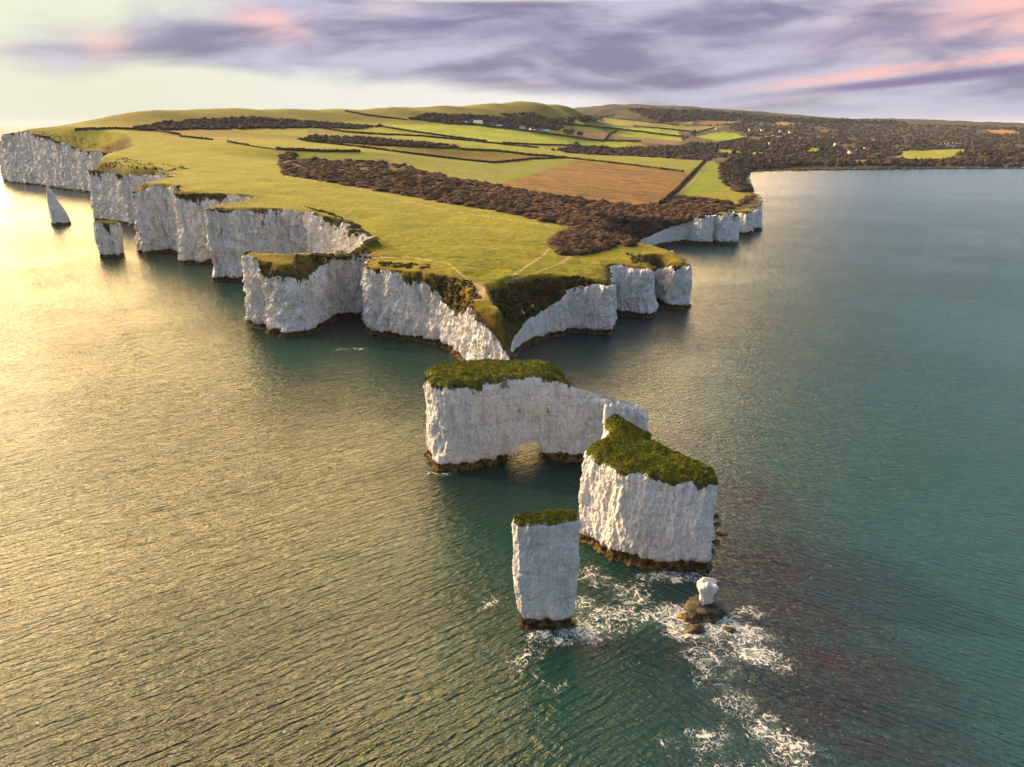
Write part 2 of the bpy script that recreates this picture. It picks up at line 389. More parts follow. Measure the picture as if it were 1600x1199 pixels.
# ------------------------------------------------------------------ coastline of the mainland: x, y, height of cliff top, slope above it
CO = [(-7000, 26000, 60, 1), (-1500, 3400, 80, 1), (-1060, 1900, 80, 2), (-1000, 1560, 76, 1.2), (-956, 1402, 60, 1.0), (-905, 1352, 84, .8), (-836, 1310, 90, .8), (-786, 1262, 84, .6),
      (-736, 1217, 78, .55), (-690, 1180, 68, .5), (-650, 1147, 62, .5), (-600, 1118, 61, .6), (-533, 1046, 63, 1), (-500, 950, 58, 1), (-478, 860, 56, 1.5),
      (-461, 808, 54, .7), (-436, 800, 53, .7), (-404, 768, 52, .8), (-372, 762, 52, 1), (-345, 740, 54, 1), (-312, 693, 57, 2), (-306, 640, 55, 2),
      (-309, 594, 47, 1.2), (-291, 600, 53, 2), (-262, 596, 53, 2), (-257, 570, 52, 2), (-250, 547, 50, 2), (-232, 551, 51, 3), (-216, 552, 50, 3), (-187, 546, 49, 3), (-196, 515, 48, 3),
      (-203, 480, 46, 2), (-181, 487, 47, 3), (-160, 498, 46, 3), (-136, 490, 45, 1.0), (-107, 452, 44, .9), (-79, 399, 42, 1.2), (-90, 386, 38, 2), (-115, 378, 36, 3),
      (-138, 375, 35, 3), (-137, 367, 35, 3), (-125, 358, 34, 3), (-111, 348, 31, 1.6), (-103, 352, 29, 1.2), (-99, 368, 30, 1.5), (-95, 387, 32, 1.6), (-77, 385, 33, 2),
      (-72, 366, 33, 3), (-71, 352, 33, 3), (-57, 345, 32, 3), (-41, 339, 32, 2), (-34, 332, 22, 1.7), (-27, 319, 19, 1.9), (-19.5, 303, 27, 2.6), (-10, 290, 20, 2.6), (-1, 280, 8, 1.4),
      (1.5, 286, 4, 1.3), (0, 304, 3.5, 1.5), (1, 318, 6.5, 1.5), (5, 329, 10, 1.5), (9.4, 336, 12, 1.4), (19, 345, 15, 1.4), (27, 349, 20, 1.4), (28, 353, 23, 1.4), (36, 355, 24, 1.4), (49, 351, 26, 1.4), (52, 362, 24, 1.3),
      (53, 388, 26, 1.5), (57, 391, 27, 2), (67, 388, 27, 2), (76, 385, 26, 1.6), (80, 398, 25, 1.2), (83, 420, 22, 1.0), (86, 424, 20, 1.0), (91, 405, 24, 1.2), (102, 404, 27, 2), (105, 420, 27, 2),
      (100, 446, 26, 1.5), (78, 490, 22, 1), (82, 540, 18, .9), (98, 596, 8, .75), (112, 613, 9, .7), (134, 631, 13, .8), (148, 646, 20, .9), (160, 650, 24, 1.2), (164, 641, 25, 1.4), (175, 640, 25, 1.4), (179, 652, 24, 1.4), (184, 642, 25, 1.5), (199, 644, 25, 1.5),
      (204, 668, 24, 1.5), (196, 700, 20, 1), (214, 712, 22, 1), (222, 694, 22, 1), (234, 700, 22, 1), (236, 726, 18, 1), (250, 736, 19, .8), (262, 800, 14, .7), (286, 850, 14, .6), (314, 928, 16, .5), (322, 980, 15, .5), (352, 1090, 10, .4), (400, 1240, 8, .4), (470, 1480, 6, .3), (536, 1680, 3, .2),
      (620, 1735, 2.5, .15), (760, 1745, 2.5, .15), (980, 1790, 2.5, .15), (1300, 1815, 2.5, .15), (1900, 1950, 3, .15), (3000, 2300, 3, .15), (5200, 2800, 5, .2), (26000, 8000, 5, .2)]
_pz = plateau([c[0] for c in CO], [c[1] for c in CO])
CO = [(c[0], c[1], float(np.clip(z - .8, c[2] * .8, c[2] * 1.3)) if (c[3] >= 2 and c[3] != 2.6) else c[2], c[3]) for c, z in zip(CO, _pz)]
def resample_coast():
    P = []
    for a, b in zip(CO[:-1], CO[1:]):
        a, b = np.array(a, float), np.array(b, float)
        d = math.hypot(*(0.5 * (a + b))[:2]); L = math.hypot(*(b - a)[:2])
        s = min(max(d / 850, .42), 200) if d < 2600 else L / 20
        n = max(2, int(L / s))
        P.append(a + (b - a) * np.linspace(0, 1, n, endpoint=False)[:, None])
    P = np.concatenate(P)
    # round the corners a little
    for k in range(6): P[1:-1, :2] = P[1:-1, :2] * .5 + (P[:-2, :2] + P[2:, :2]) * .25
    return P
CP = resample_coast()
def normals2d(X, closed):
    if closed: d = np.roll(X, -1, 0) - np.roll(X, 1, 0)
    else: d = np.gradient(X, axis=0)
    d /= np.maximum(np.linalg.norm(d, axis=1), 1e-6)[:, None]
    return np.stack([d[:, 1], -d[:, 0]], 1)
def smooth_arr(a, k, closed=False):
    for _ in range(k):
        if closed: a = a * .5 + (np.roll(a, 1, 0) + np.roll(a, -1, 0)) * .25
        else: a = a.copy(); a[1:-1] = a[1:-1] * .5 + (a[:-2] + a[2:]) * .25
    return a
CN = normals2d(CP[:, :2], False)          # land lies on the left of the path (going left to right in the picture), so this points ... checked below
CN = smooth_arr(CN, 6); CN /= np.linalg.norm(CN, axis=1)[:, None]
# outward = towards the water
def wall_offset(x, y, z, amp=1.0):
    """outward displacement of a chalk face: buttresses, flutes, ledges and broken pieces"""
    o = fbm(x * .045, y * .045, z * .012, 3) * 2.6
    o = o + (ridge(x * .11 + 3, y * .11, z * .045, 2) - .6) * 1.25
    o = o + fbm(x * .28, y * .28, z * .15, 4, .55) * .9
    o = o + (ridge(x * .45, y * .45, z * .25 + 9, 2) - .6) * .4
    o = o + fbm(x * .9, y * .9, z * .9, 3) * .34
    q_ = fbm(x * .30 + 11, y * .30, z * .13, 3) * 3.2 + z * .05
    o = o + (np.floor(q_) + np.clip((q_ - np.floor(q_)) * 6, 0, 1)) * .30          # broken blocks with sharp edges
    q2 = fbm(x * .8 + 21, y * .8, z * .30, 2) * 3.0
    o = o + (np.floor(q2) + np.clip((q2 - np.floor(q2)) * 5, 0, 1)) * .12
    o = o - .5 * np.clip(1 - np.abs(perlin(x * .16 + 4, y * .16, z * .012)) / .035, 0, 1)          # deep vertical joints
    o = o + np.sin(z * 1.9 + fbm(x * .05, y * .05, z * .1, 2) * 4) * .09
    return o * amp
NROW = 40
dist = np.hypot(CP[:, 0], CP[:, 1])
big = (fbm(CP[:, 0] * .02 + 40, CP[:, 1] * .02, 0 * dist, 3) * np.clip((dist - 330) / 200, 0, 1) * 5)
tt = np.linspace(0, 1, NROW)
lipn = CP[:, 2] + fbm(CP[:, 0] * .06, CP[:, 1] * .06, 3.0, 3) * np.clip(CP[:, 2] * .05, .2, 2.2) + fbm(CP[:, 0] * .4, CP[:, 1] * .4, 3.0, 2) * .35
lipn = np.maximum(lipn, 1.5)
Zw = -2.0 + (lipn[:, None] + 2.0) * tt[None]
amp = np.clip(CP[:, 2] / 24, .15, 1.5)[:, None]
off = wall_offset(CP[:, 0][:, None], CP[:, 1][:, None], Zw, amp)
off += (-.9 + 2.2 * (1 - np.clip(Zw / np.maximum(lipn[:, None], 1), 0, 1)) ** 1.4) * amp            # leans in towards the top
off += -1.3 * np.exp(-((Zw - 1.2) / 1.1) ** 2) * np.clip(amp, 0, 1) + 1.0 * (Zw < .3) * amp         # wave-cut notch and toe
off -= .9 * np.clip((tt[None] - .93) / .07, 0, 1) ** 2
OUT = CN
WX = CP[:, 0][:, None] + OUT[:, 0][:, None] * (off + big[:, None])
WY = CP[:, 1][:, None] + OUT[:, 1][:, None] * (off + big[:, None])
topx, topy, topz = WX[:, -1].copy(), WY[:, -1].copy(), Zw[:, -1].copy()

# ------------------------------------------------------------------ terrain sheet on a polar grid
AZ = np.radians(np.arange(-46, 47, .085))
rr = [272.0]
while rr[-1] < 15000:
    r = rr[-1]; rr.append(r + (0.8 if r < 440 else min(max(.8 + (r - 440) / 60, r * r / 75000), 24 if r < 7000 else 150)))
RR = np.array(rr)
gx = np.sin(AZ)[:, None] * RR[None]; gy = np.cos(AZ)[:, None] * RR[None]
nu, nv = gx.shape
kd = kdtree.KDTree(len(topx))
for i in range(len(topx)): kd.insert((topx[i], topy[i], 0), i)
kd.balance()
# coarse inside test with the coast polygon, nearest coast point only near it
poly_top = list(zip(topx.tolist(), topy.tolist()))
coarse = [(c[0], c[1]) for c in CO] + [(26000, 30000)]
def coast_polygon_test(x, y):
    # exact test against the detailed line, in azimuth slices for speed
    az = np.arctan2(x, y); out = np.zeros(x.shape, bool)
    X1, Y1 = np.array(poly_top + [(26000, 30000), (-7000, 30000)]).T
    X2, Y2 = np.roll(X1, -1), np.roll(Y1, -1)
    ys = y.ravel(); xs = x.ravel(); order = np.argsort(ys); yo = ys[order]
    cnt = np.zeros(len(xs), np.int32)
    for a, b, c, d in zip(X1, Y1, X2, Y2):
        lo, hi = (b, d) if b < d else (d, b)
        i0, i1 = np.searchsorted(yo, lo, 'right'), np.searchsorted(yo, hi, 'right')
        if i1 <= i0: continue
        idx = order[i0:i1]
        cnt[idx] += xs[idx] < a + (ys[idx] - b) * (c - a) / (d - b)
    return (cnt % 2 == 1).reshape(x.shape)
inside = coast_polygon_test(gx, gy)
P0 = plateau(gx, gy).reshape(gx.shape)
dc = np.full(gx.shape, 1e6); near = np.zeros(gx.shape, np.int64)
# distance to the coast, computed on a band of cells found by dilation
band = np.hypot(gx, gy) < 2600
gxr, gyr = gx.ravel(), gy.ravel()
cand = np.where(band.ravel())[0]
sub = np.c_[CP[::14, 0], CP[::14, 1]]
for i in range(0, len(cand), 20000):
    c = cand[i:i + 20000]
    d = np.full(len(c), 1e9)
    for s_ in range(0, len(sub), 400):
        q = sub[s_:s_ + 400]
        d = np.minimum(d, ((gxr[c][:, None] - q[None, :, 0]) ** 2 + (gyr[c][:, None] - q[None, :, 1]) ** 2).min(1))
    dc.ravel()[c] = np.sqrt(d)
close = np.where((dc.ravel() < 75))[0]
dcr, nr = dc.ravel(), near.ravel()
smx, smy = smooth_arr(topx, 260), smooth_arr(topy, 260)
kd2 = kdtree.KDTree(len(smx))
for i in range(len(smx)): kd2.insert((smx[i], smy[i], 0), i)
kd2.balance(); dsm = dcr.copy(); nrm2 = nr.copy()
for i in close:
    co_, j, d_ = kd.find((gxr[i], gyr[i], 0)); dcr[i] = d_; nr[i] = j
    if inside.ravel()[i]: co_, j, d_ = kd2.find((gxr[i], gyr[i], 0)); dsm[i] = d_; nrm2[i] = j
dc = dcr.reshape(gx.shape); near = nr.reshape(gx.shape)
far_ = dc > 75
lip2 = smooth_arr(topz, 200); lip1 = topz; slp = smooth_arr(CP[:, 3], 25)
dsm = dsm.reshape(gx.shape); nrm2 = nrm2.reshape(gx.shape)
ramp = lip2[nrm2] + slp[nrm2] * dsm
k_ = 1.2
HG = np.where(far_, P0, -k_ * np.log(np.exp(-np.clip(P0, -50, 400) / k_) + np.exp(-np.clip(ramp, -50, 400) / k_)))
w_ = np.clip(dc / 4.5, 0, 1); HG = np.where(far_, HG, HG * w_ + np.minimum(lip1[near] + slp[near] * dc, np.maximum(HG, lip1[near])) * (1 - w_))
HG = np.maximum(HG, 1.0)
rg = np.hypot(gx, gy)
rel = fbm(gx * .006, gy * .006, 1.0, 4) * np.clip((rg - 900) / 2500, 0, 1) * 7 + fbm(gx * .03, gy * .03, 2.0, 3) * .8 * np.clip(dc / 12, 0, 1)
fine = (fbm(gx * .22, gy * .22, 4.0, 3) * .25 + fbm(gx * .9, gy * .9, 5.0, 2) * .12) * np.clip(dc / 4, .15, 1) * np.clip(700 / rg, .2, 1)
slope_zone = np.clip((P0 - HG) / 6, 0, 1) * (~far_)
HG = HG + rel + fine + slope_zone * (fbm(gx * .12, gy * .12, 7.0, 4) * 1.6) * np.clip(dc / 3, 0, 1)

tanE = (HG - CAMH) / RR[None]
def at(px, py):
    """first point of the land seen through a photo pixel: x, y, z (nan where none)"""
    px = np.atleast_1d(np.asarray(px, float)); py = np.atleast_1d(np.asarray(py, float))
    a, b, c = ray(px, py); az = np.arctan2(a, b); te = c / np.hypot(a, b)
    ia = np.clip(np.round((az - AZ[0]) / (AZ[1] - AZ[0])).astype(int), 0, nu - 1)
    res = np.full((len(px), 3), np.nan)
    for i in range(len(px)):
        row = tanE[ia[i]]; ok = (row >= te[i]) & inside[ia[i]]
        if not ok.any(): continue
        j = int(np.argmax(ok))
        r = RR[j]
        if j > 0 and inside[ia[i], j - 1]:
            t0, t1 = row[j - 1] - te[i], row[j] - te[i]
            f = t0 / (t0 - t1) if t0 != t1 else 0; r = RR[j - 1] + (RR[j] - RR[j - 1]) * f
        res[i] = (math.sin(az[i]) * r, math.cos(az[i]) * r, CAMH + te[i] * r)
    return res
def ground(x, y):
    x = np.asarray(x, float); y = np.asarray(y, float)
    az = np.arctan2(x, y); r = np.hypot(x, y)
    fa = np.clip((az - AZ[0]) / (AZ[1] - AZ[0]), 0, nu - 1.001); ia = fa.astype(int); fa = fa - ia
    ib = np.clip(np.searchsorted(RR, r) - 1, 0, nv - 2); fb = np.clip((r - RR[ib]) / (RR[ib + 1] - RR[ib]), 0, 1)
    return (HG[ia, ib] * (1 - fa) + HG[ia + 1, ib] * fa) * (1 - fb) + (HG[ia, ib + 1] * (1 - fa) + HG[ia + 1, ib + 1] * fa) * fb
def wpoly(pts):
    q = []
    for i in range(len(pts)):
        a, b = pts[i], pts[(i + 1) % len(pts)]
        n = max(1, int(math.hypot(b[0] - a[0], b[1] - a[1]) / 12))
        for k in range(n): q.append((a[0] + (b[0] - a[0]) * k / n, a[1] + (b[1] - a[1]) * k / n))
    r = at([p[0] for p in q], [p[1] for p in q]); r = r[~np.isnan(r[:, 0])]
    return [(p[0], p[1]) for p in r]

# fields, each with its own crop or turf
G0 = (.145, .158, .012); G1 = (.135, .172, .014); GB = (.18, .25, .014); GD = (.10, .105, .02); OL = (.115, .090, .022); BR = (.115, .070, .032); PL = (.17, .105, .075); WD = (.060, .045, .036); HE = (.25, .15, .06)
col = np.empty(gx.shape + (3,)); col[:] = G0
az_g = np.degrees(np.arctan2(gx, gy))
downs = np.clip((P0 - 85) / 30, 0, 1)[..., None]
col = col * (1 - downs) + np.array((.105, .108, .020)) * downs
rough = np.full(gx.shape, .42)
# the low country to the right is dark winter woodland floor unless a field is named
right = (az_g > np.interp(rg, [1500, 2600, 3300, 9000], [16, 9, 4, 4])) & (rg > 1500)
col[right] = WD
FIELDS = [([(195, 207), (310, 202), (470, 213), (480, 219), (330, 214)], OL, .3), ([(300, 214), (480, 220), (620, 238), (500, 236), (430, 233)], G0, .2),
          ([(600, 196), (720, 193), (860, 213), (1000, 221), (960, 234), (880, 228), (720, 217)], GB, .1), ([(560, 201), (600, 197), (720, 219), (840, 232), (800, 240), (700, 226), (560, 211)], G1, .2),
          ([(480, 199), (540, 207), (720, 226), (720, 232), (560, 212), (480, 211)], GD, .2), ([(500, 221), (620, 232), (850, 243), (840, 250), (760, 255), (620, 239)], OL, .25),
          ([(455, 240), (560, 238), (640, 240), (760, 256), (880, 248), (905, 252), (850, 270), (790, 288), (700, 273), (630, 256), (460, 249)], (.100, .130, .012), .2),
          ([(905, 251), (990, 260), (1095, 270), (1075, 290), (1035, 322), (900, 318), (780, 288), (800, 282), (855, 266)], BR, 1.0),
          ([(830, 237), (900, 243), (1100, 250), (1080, 271), (990, 258), (900, 249), (850, 246)], (.125, .15, .014), .2),
          ([(1108, 252), (1130, 254), (1122, 262), (1120, 276), (1140, 289), (1110, 298), (1066, 300)], (.115, .17, .012), .1),
          ([(885, 204), (962, 204), (945, 222), (905, 220)], PL, .3), ([(950, 211), (1065, 221), (1060, 227), (945, 219)], (.13, .085, .06), .3),
          ([(860, 193), (970, 203), (970, 207), (880, 202), (850, 198)], (.13, .17, .03), .1), ([(880, 186), (960, 198), (1060, 204), (1062, 213), (960, 203), (870, 192)], GB, .1),
          ([(965, 203), (1065, 214), (1065, 221), (950, 211)], GB, .1), ([(930, 181), (1060, 196), (1110, 200), (1070, 205), (960, 196)], (.16, .17, .03), .2),
          ([(1085, 214), (1130, 205.5), (1170, 214), (1130, 223)], GB, .1), ([(1060, 195), (1085, 190), (1080, 194)], GB, .1), ([(1118, 234), (1200, 239), (1190, 243), (1125, 237)], GB, .1),
          ([(1085, 192), (1130, 188), (1160, 191), (1110, 196)], HE, .4), ([(1210, 190), (1250, 193), (1215, 196)], HE, .4), ([(1265, 204), (1300, 201), (1290, 207)], BR, .5), ([(1068, 199), (1128, 196), (1120, 203), (1085, 207)], (.19, .17, .04), .3),
          ([(1398, 249), (1412, 236), (1508, 233), (1504, 240), (1470, 249), (1440, 252)], (.20, .22, .03), .1), ([(1260, 239), (1268, 231), (1282, 233), (1278, 240)], GB, .1), ([(1290, 248), (1360, 250), (1400, 252), (1300, 252)], (.20, .18, .05), .1),
          ([(1362, 239), (1374, 240), (1370, 245)], GB, .1), ([(1535, 203), (1575, 203), (1600, 209), (1560, 210)], HE, .4), ([(1180, 186), (1225, 186), (1200, 189)], HE, .4), ([(1300, 186), (1330, 186), (1320, 189)], HE, .4)]
FW = []
for pts, c, r_ in FIELDS:
    w = wpoly(pts)
    if len(w) < 3: continue
    k = inpoly(gx, gy, w); col[k] = c; rough[k] = r_
    FW.append(w)
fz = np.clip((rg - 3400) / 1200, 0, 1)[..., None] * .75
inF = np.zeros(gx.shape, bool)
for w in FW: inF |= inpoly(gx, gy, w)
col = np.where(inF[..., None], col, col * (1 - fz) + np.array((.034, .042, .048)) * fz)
# rough brown herbage along cliff tops and steep slopes
edge = np.clip(1 - dc / (7 + 9 * (fbm(gx * .05, gy * .05, 9.0, 3) + .4)), 0, 1) * (rg > 290)
brn = np.array((.085, .058, .022)); dkg = np.array((.045, .045, .016))
col = col * (1 - .75 * edge[..., None]) + brn * .75 * edge[..., None]
sz = np.clip(slope_zone * 1.3, 0, 1)[..., None] * (rg < 1300)[..., None]
mixn = np.clip(fbm(gx * .1, gy * .1, 2.0, 3) + .5, 0, 1)[..., None]
col = col * (1 - sz) + (brn * mixn + dkg * (1 - mixn)) * sz
tipz = np.clip(1 - (rg - 380) / 70, 0, 1) * np.clip(fbm(gx * .06, gy * .06, 6.0, 3) + .55, 0, 1)
rough = np.clip(np.maximum(rough, tipz + edge * .8 + sz[..., 0]), 0, 1)
SCRUB_FLOOR = []
for pts in ([(436, 240), (458, 238), (464, 250), (560, 251), (632, 257), (662, 268), (705, 276), (790, 292), (850, 302), (905, 312), (1000, 322), (1030, 318), (1062, 305), (1085, 308), (1140, 316), (1150, 322), (1100, 328), (1040, 334), (990, 345), (930, 350), (880, 354), (800, 334), (740, 324), (690, 316), (600, 300), (500, 283), (445, 274), (436, 262)], [(862, 384), (872, 368), (892, 358), (930, 350), (985, 345), (985, 368), (960, 382), (915, 397), (880, 398)],
            [(985, 345), (1100, 328), (1150, 322), (1185, 300), (1186, 320), (1140, 334), (1085, 345), (1045, 355), (1008, 380), (975, 385)],
            [(203, 203), (262, 192), (320, 188), (400, 184.5), (480, 190), (560, 196), (600, 198), (560, 201.5), (480, 200), (300, 203), (240, 205)], [(468, 219), (482, 212), (560, 214), (640, 221), (712, 228), (715, 231.5), (600, 227)],
            [(640, 187), (662, 179), (740, 181), (780, 183), (832, 190), (880, 198), (870, 203), (760, 197), (700, 194)], [(862, 235), (910, 228), (960, 232), (1060, 228), (1110, 234), (1120, 246), (1105, 252), (1000, 245), (900, 241)],
            [(1125, 256), (1150, 252), (1220, 256), (1232, 262), (1172, 268), (1160, 285), (1185, 300), (1150, 300), (1130, 285), (1124, 270)]):
    k = inpoly(gx, gy, wpoly(pts)); col[k] = (.060, .042, .030); rough[k] = 1
# footpaths: pixel polylines followed on the ground
path = np.zeros(gx.shape)
def pathline(pts, w):
    r = at(*zip(*[(a[0] + (b[0] - a[0]) * k / 14, a[1] + (b[1] - a[1]) * k / 14) for a, b in zip(pts[:-1], pts[1:]) for k in range(15)]))
    r = r[~np.isnan(r[:, 0])]
    for a, b in zip(r[:-1], r[1:]):
        d = b[:2] - a[:2]; L = d @ d
        if L < 1e-6 or L > 1e5: continue
        t = np.clip(((gx - a[0]) * d[0] + (gy - a[1]) * d[1]) / L, 0, 1)
        q = np.hypot(gx - a[0] - t * d[0], gy - a[1] - t * d[1])
        path[...] = np.maximum(path, np.clip(1.6 - q / w, 0, 1))
for pts, w in [([(520, 404), (640, 402), (700, 412), (738, 442)], .5), ([(742, 446), (755, 452)], 3.2), ([(752, 455), (750, 468)], 1.6), ([(800, 432), (850, 398), (862, 385), (850, 378), (880, 366), (905, 356)], .5), ([(905, 388), (880, 410), (840, 425), (790, 440)], .35),
               ([(1060, 303), (1080, 285), (1108, 252)], 1.4), ([(400, 398), (520, 396), (560, 388)], .4), ([(445, 275), (540, 290), (700, 330), (870, 354)], .5)]: pathline(pts, w)

# land mesh: keep every cell that touches land; corners over the sea are drawn back to the cliff edge
keep = inside[:-1, :-1] | inside[1:, :-1] | inside[1:, 1:] | inside[:-1, 1:]
I = np.arange(nu * nv).reshape(nu, nv)
F = np.stack([I[:-1, :-1], I[1:, :-1], I[1:, 1:], I[:-1, 1:]], -1)[keep]
used = np.zeros(nu * nv, bool); used[F.ravel()] = True
VX, VY, VZ = gx.ravel().copy(), gy.ravel().copy(), HG.ravel().copy()
ins = inside.ravel()
for i in np.where(used & ~ins)[0]:
    c_, j, d_ = kd.find((VX[i], VY[i], 0)); VX[i], VY[i], VZ[i] = topx[j], topy[j], topz[j] + .05
new = -np.ones(nu * nv, np.int64); new[used] = np.arange(used.sum())
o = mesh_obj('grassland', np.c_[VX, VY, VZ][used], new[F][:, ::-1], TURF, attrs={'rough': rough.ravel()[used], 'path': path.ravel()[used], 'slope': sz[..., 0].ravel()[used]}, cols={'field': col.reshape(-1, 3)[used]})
tag(o, 'rolling headland turf and farmland stretching back to the downs', kind='structure')

# cliffs of the mainland
inn = -OUT
WXa = np.c_[WX, topx + inn[:, 0] * 1.6, topx + inn[:, 0] * 4]; WYa = np.c_[WY, topy + inn[:, 1] * 1.6, topy + inn[:, 1] * 4]; Zwa = np.c_[Zw, topz - .1, topz - 1.2]
nl = np.exp(-np.maximum(lipn[:, None] - Zw, 0) / np.clip(lipn[:, None] * .16, 1.2, 8)) * .95
bald = np.clip(fbm(CP[:, 0] * .03 + 9, CP[:, 1] * .03, 1.0, 3) + .62, .25, 1.15)[:, None]
nl = np.c_[nl * bald, np.ones((len(CP), 2))]
sel = np.where(dist < 2600)[0]; a0, a1 = sel[0], sel[-1] + 1
V = np.stack([WXa, WYa, Zwa], -1)[a0:a1]; n_, m_ = V.shape[:2]
o = mesh_obj('chalk_cliffs', V.reshape(-1, 3), grid_faces(n_, m_), CHALK, attrs={'nearlip': nl[a0:a1].ravel()}, smooth=False)
tag(o, 'long white chalk cliffs with coves and headlands above the sea', kind='structure')
# ------------------------------------------------------------------ sea
wr = [0.5]
while wr[-1] < 62000:
    r = wr[-1]; wr.append(r + (12 if r < 70 else max(1.6, r * r / 32000) if r < 900 else r * .05))
WR = np.array(wr); WA = np.radians(np.r_[np.arange(-46, 46.01, .35), np.arange(50, 312, 6)])
wx = np.sin(WA)[:, None] * WR[None]; wy = np.cos(WA)[:, None] * WR[None]
def wblob(px, py, rx, ry, rot=0):
    a, b = un(px, py); dx, dy = wx - a, wy - b; c, s_ = math.cos(R(rot)), math.sin(R(rot))
    return np.exp(-(((dx * c + dy * s_) / rx) ** 2 + ((dy * c - dx * s_) / ry) ** 2))
foam = np.zeros(wx.shape)
for px, py, rx, ry, rot, k in [(860, 990, 7, 3.5, 0, .75), (915, 985, 8, 4.5, 0, .95), (900, 950, 6, 5, 0, .6), (945, 960, 6, 4, 0, .7), (830, 1030, 8, 6, 0, .42), (770, 940, 6, 4, 30, .40), (860, 1070, 6, 5, 0, .35), (930, 900, 5, 7, 0, .5), (980, 930, 7, 5, 0, .6),
                              (1050, 900, 9, 2.5, 0, .8), (1000, 965, 8, 5, 0, .6), (1050, 960, 8, 4, 0, .95), (1090, 985, 9, 4, -10, 1.0), (1150, 985, 9, 4.5, -25, .95), (1180, 1020, 7, 4, -30, .95), (1110, 1030, 8, 5, 0, .6), (1130, 1060, 7, 5, 0, .55),
                              (1160, 1090, 5, 6, 20, .6), (1180, 1120, 9, 5, -40, .55), (1220, 1160, 8, 6, -50, .66), (1120, 1150, 8, 5, 0, .5), (1160, 1195, 9, 5, 0, .45), (1060, 1175, 8, 5, 0, .35), (1240, 1190, 6, 5, 0, .6), (690, 740, 8, 2, 0, .45),
                              (545, 546, 11, 3.5, 0, .55), (880, 890, 3, 6, 0, .4), (1180, 960, 6, 3, -40, .5)]:
    foam = np.maximum(foam, wblob(px, py, rx, ry, rot) * k)
reef = np.zeros(wx.shape)
for px, py, rx, ry, rot, k in [(1060, 700, 22, 22, -30, .55), (1130, 780, 26, 16, -40, .85), (1180, 880, 26, 14, -30, .95), (1220, 960, 24, 13, -25, 1), (1300, 1040, 22, 12, -20, 1), (1290, 1120, 20, 12, 0, .9), (1360, 1180, 22, 12, 0, .8), (1100, 1010, 10, 5, 0, .8), (1160, 1010, 12, 5, 0, .8), (900, 1010, 7, 3, 0, .55),
                              (700, 780, 16, 9, 0, .45), (520, 1010, 26, 9, 25, .42), (300, 1110, 30, 9, 25, .40), (230, 1130, 24, 7, 25, .3)]:
    reef = np.maximum(reef, wblob(px, py, rx, ry, rot) * k)
green = np.zeros(wx.shape)
for px, py, rx, ry, rot, k in [(470, 560, 46, 40, 0, 1), (560, 560, 60, 40, 0, .9), (640, 590, 46, 30, 0, .8), (300, 430, 90, 60, -30, .8), (370, 470, 70, 50, 0, .8), (740, 640, 40, 40, 0, .6), (780, 790, 30, 26, 0, .75), (720, 860, 34, 26, 0, .8), (900, 860, 20, 16, 0, .8), (940, 1000, 24, 14, 0, .75), (950, 1120, 36, 18, 0, .8), (650, 1000, 36, 22, 0, .65),
                              (1400, 760, 70, 40, 0, .6), (1560, 900, 50, 36, 0, .6), (1450, 1100, 40, 20, 0, .5), (880, 560, 30, 30, 0, .35)]:
    green = np.maximum(green, wblob(px, py, rx, ry, rot) * k)
sh = np.full(wx.shape, 1e3)
for i in range(0, len(CP), 9):
    if dist[i] < 1000: sh = np.minimum(sh, (wx - CP[i, 0]) ** 2 + (wy - CP[i, 1]) ** 2)
shore = np.exp(-np.sqrt(sh) / 3.0)
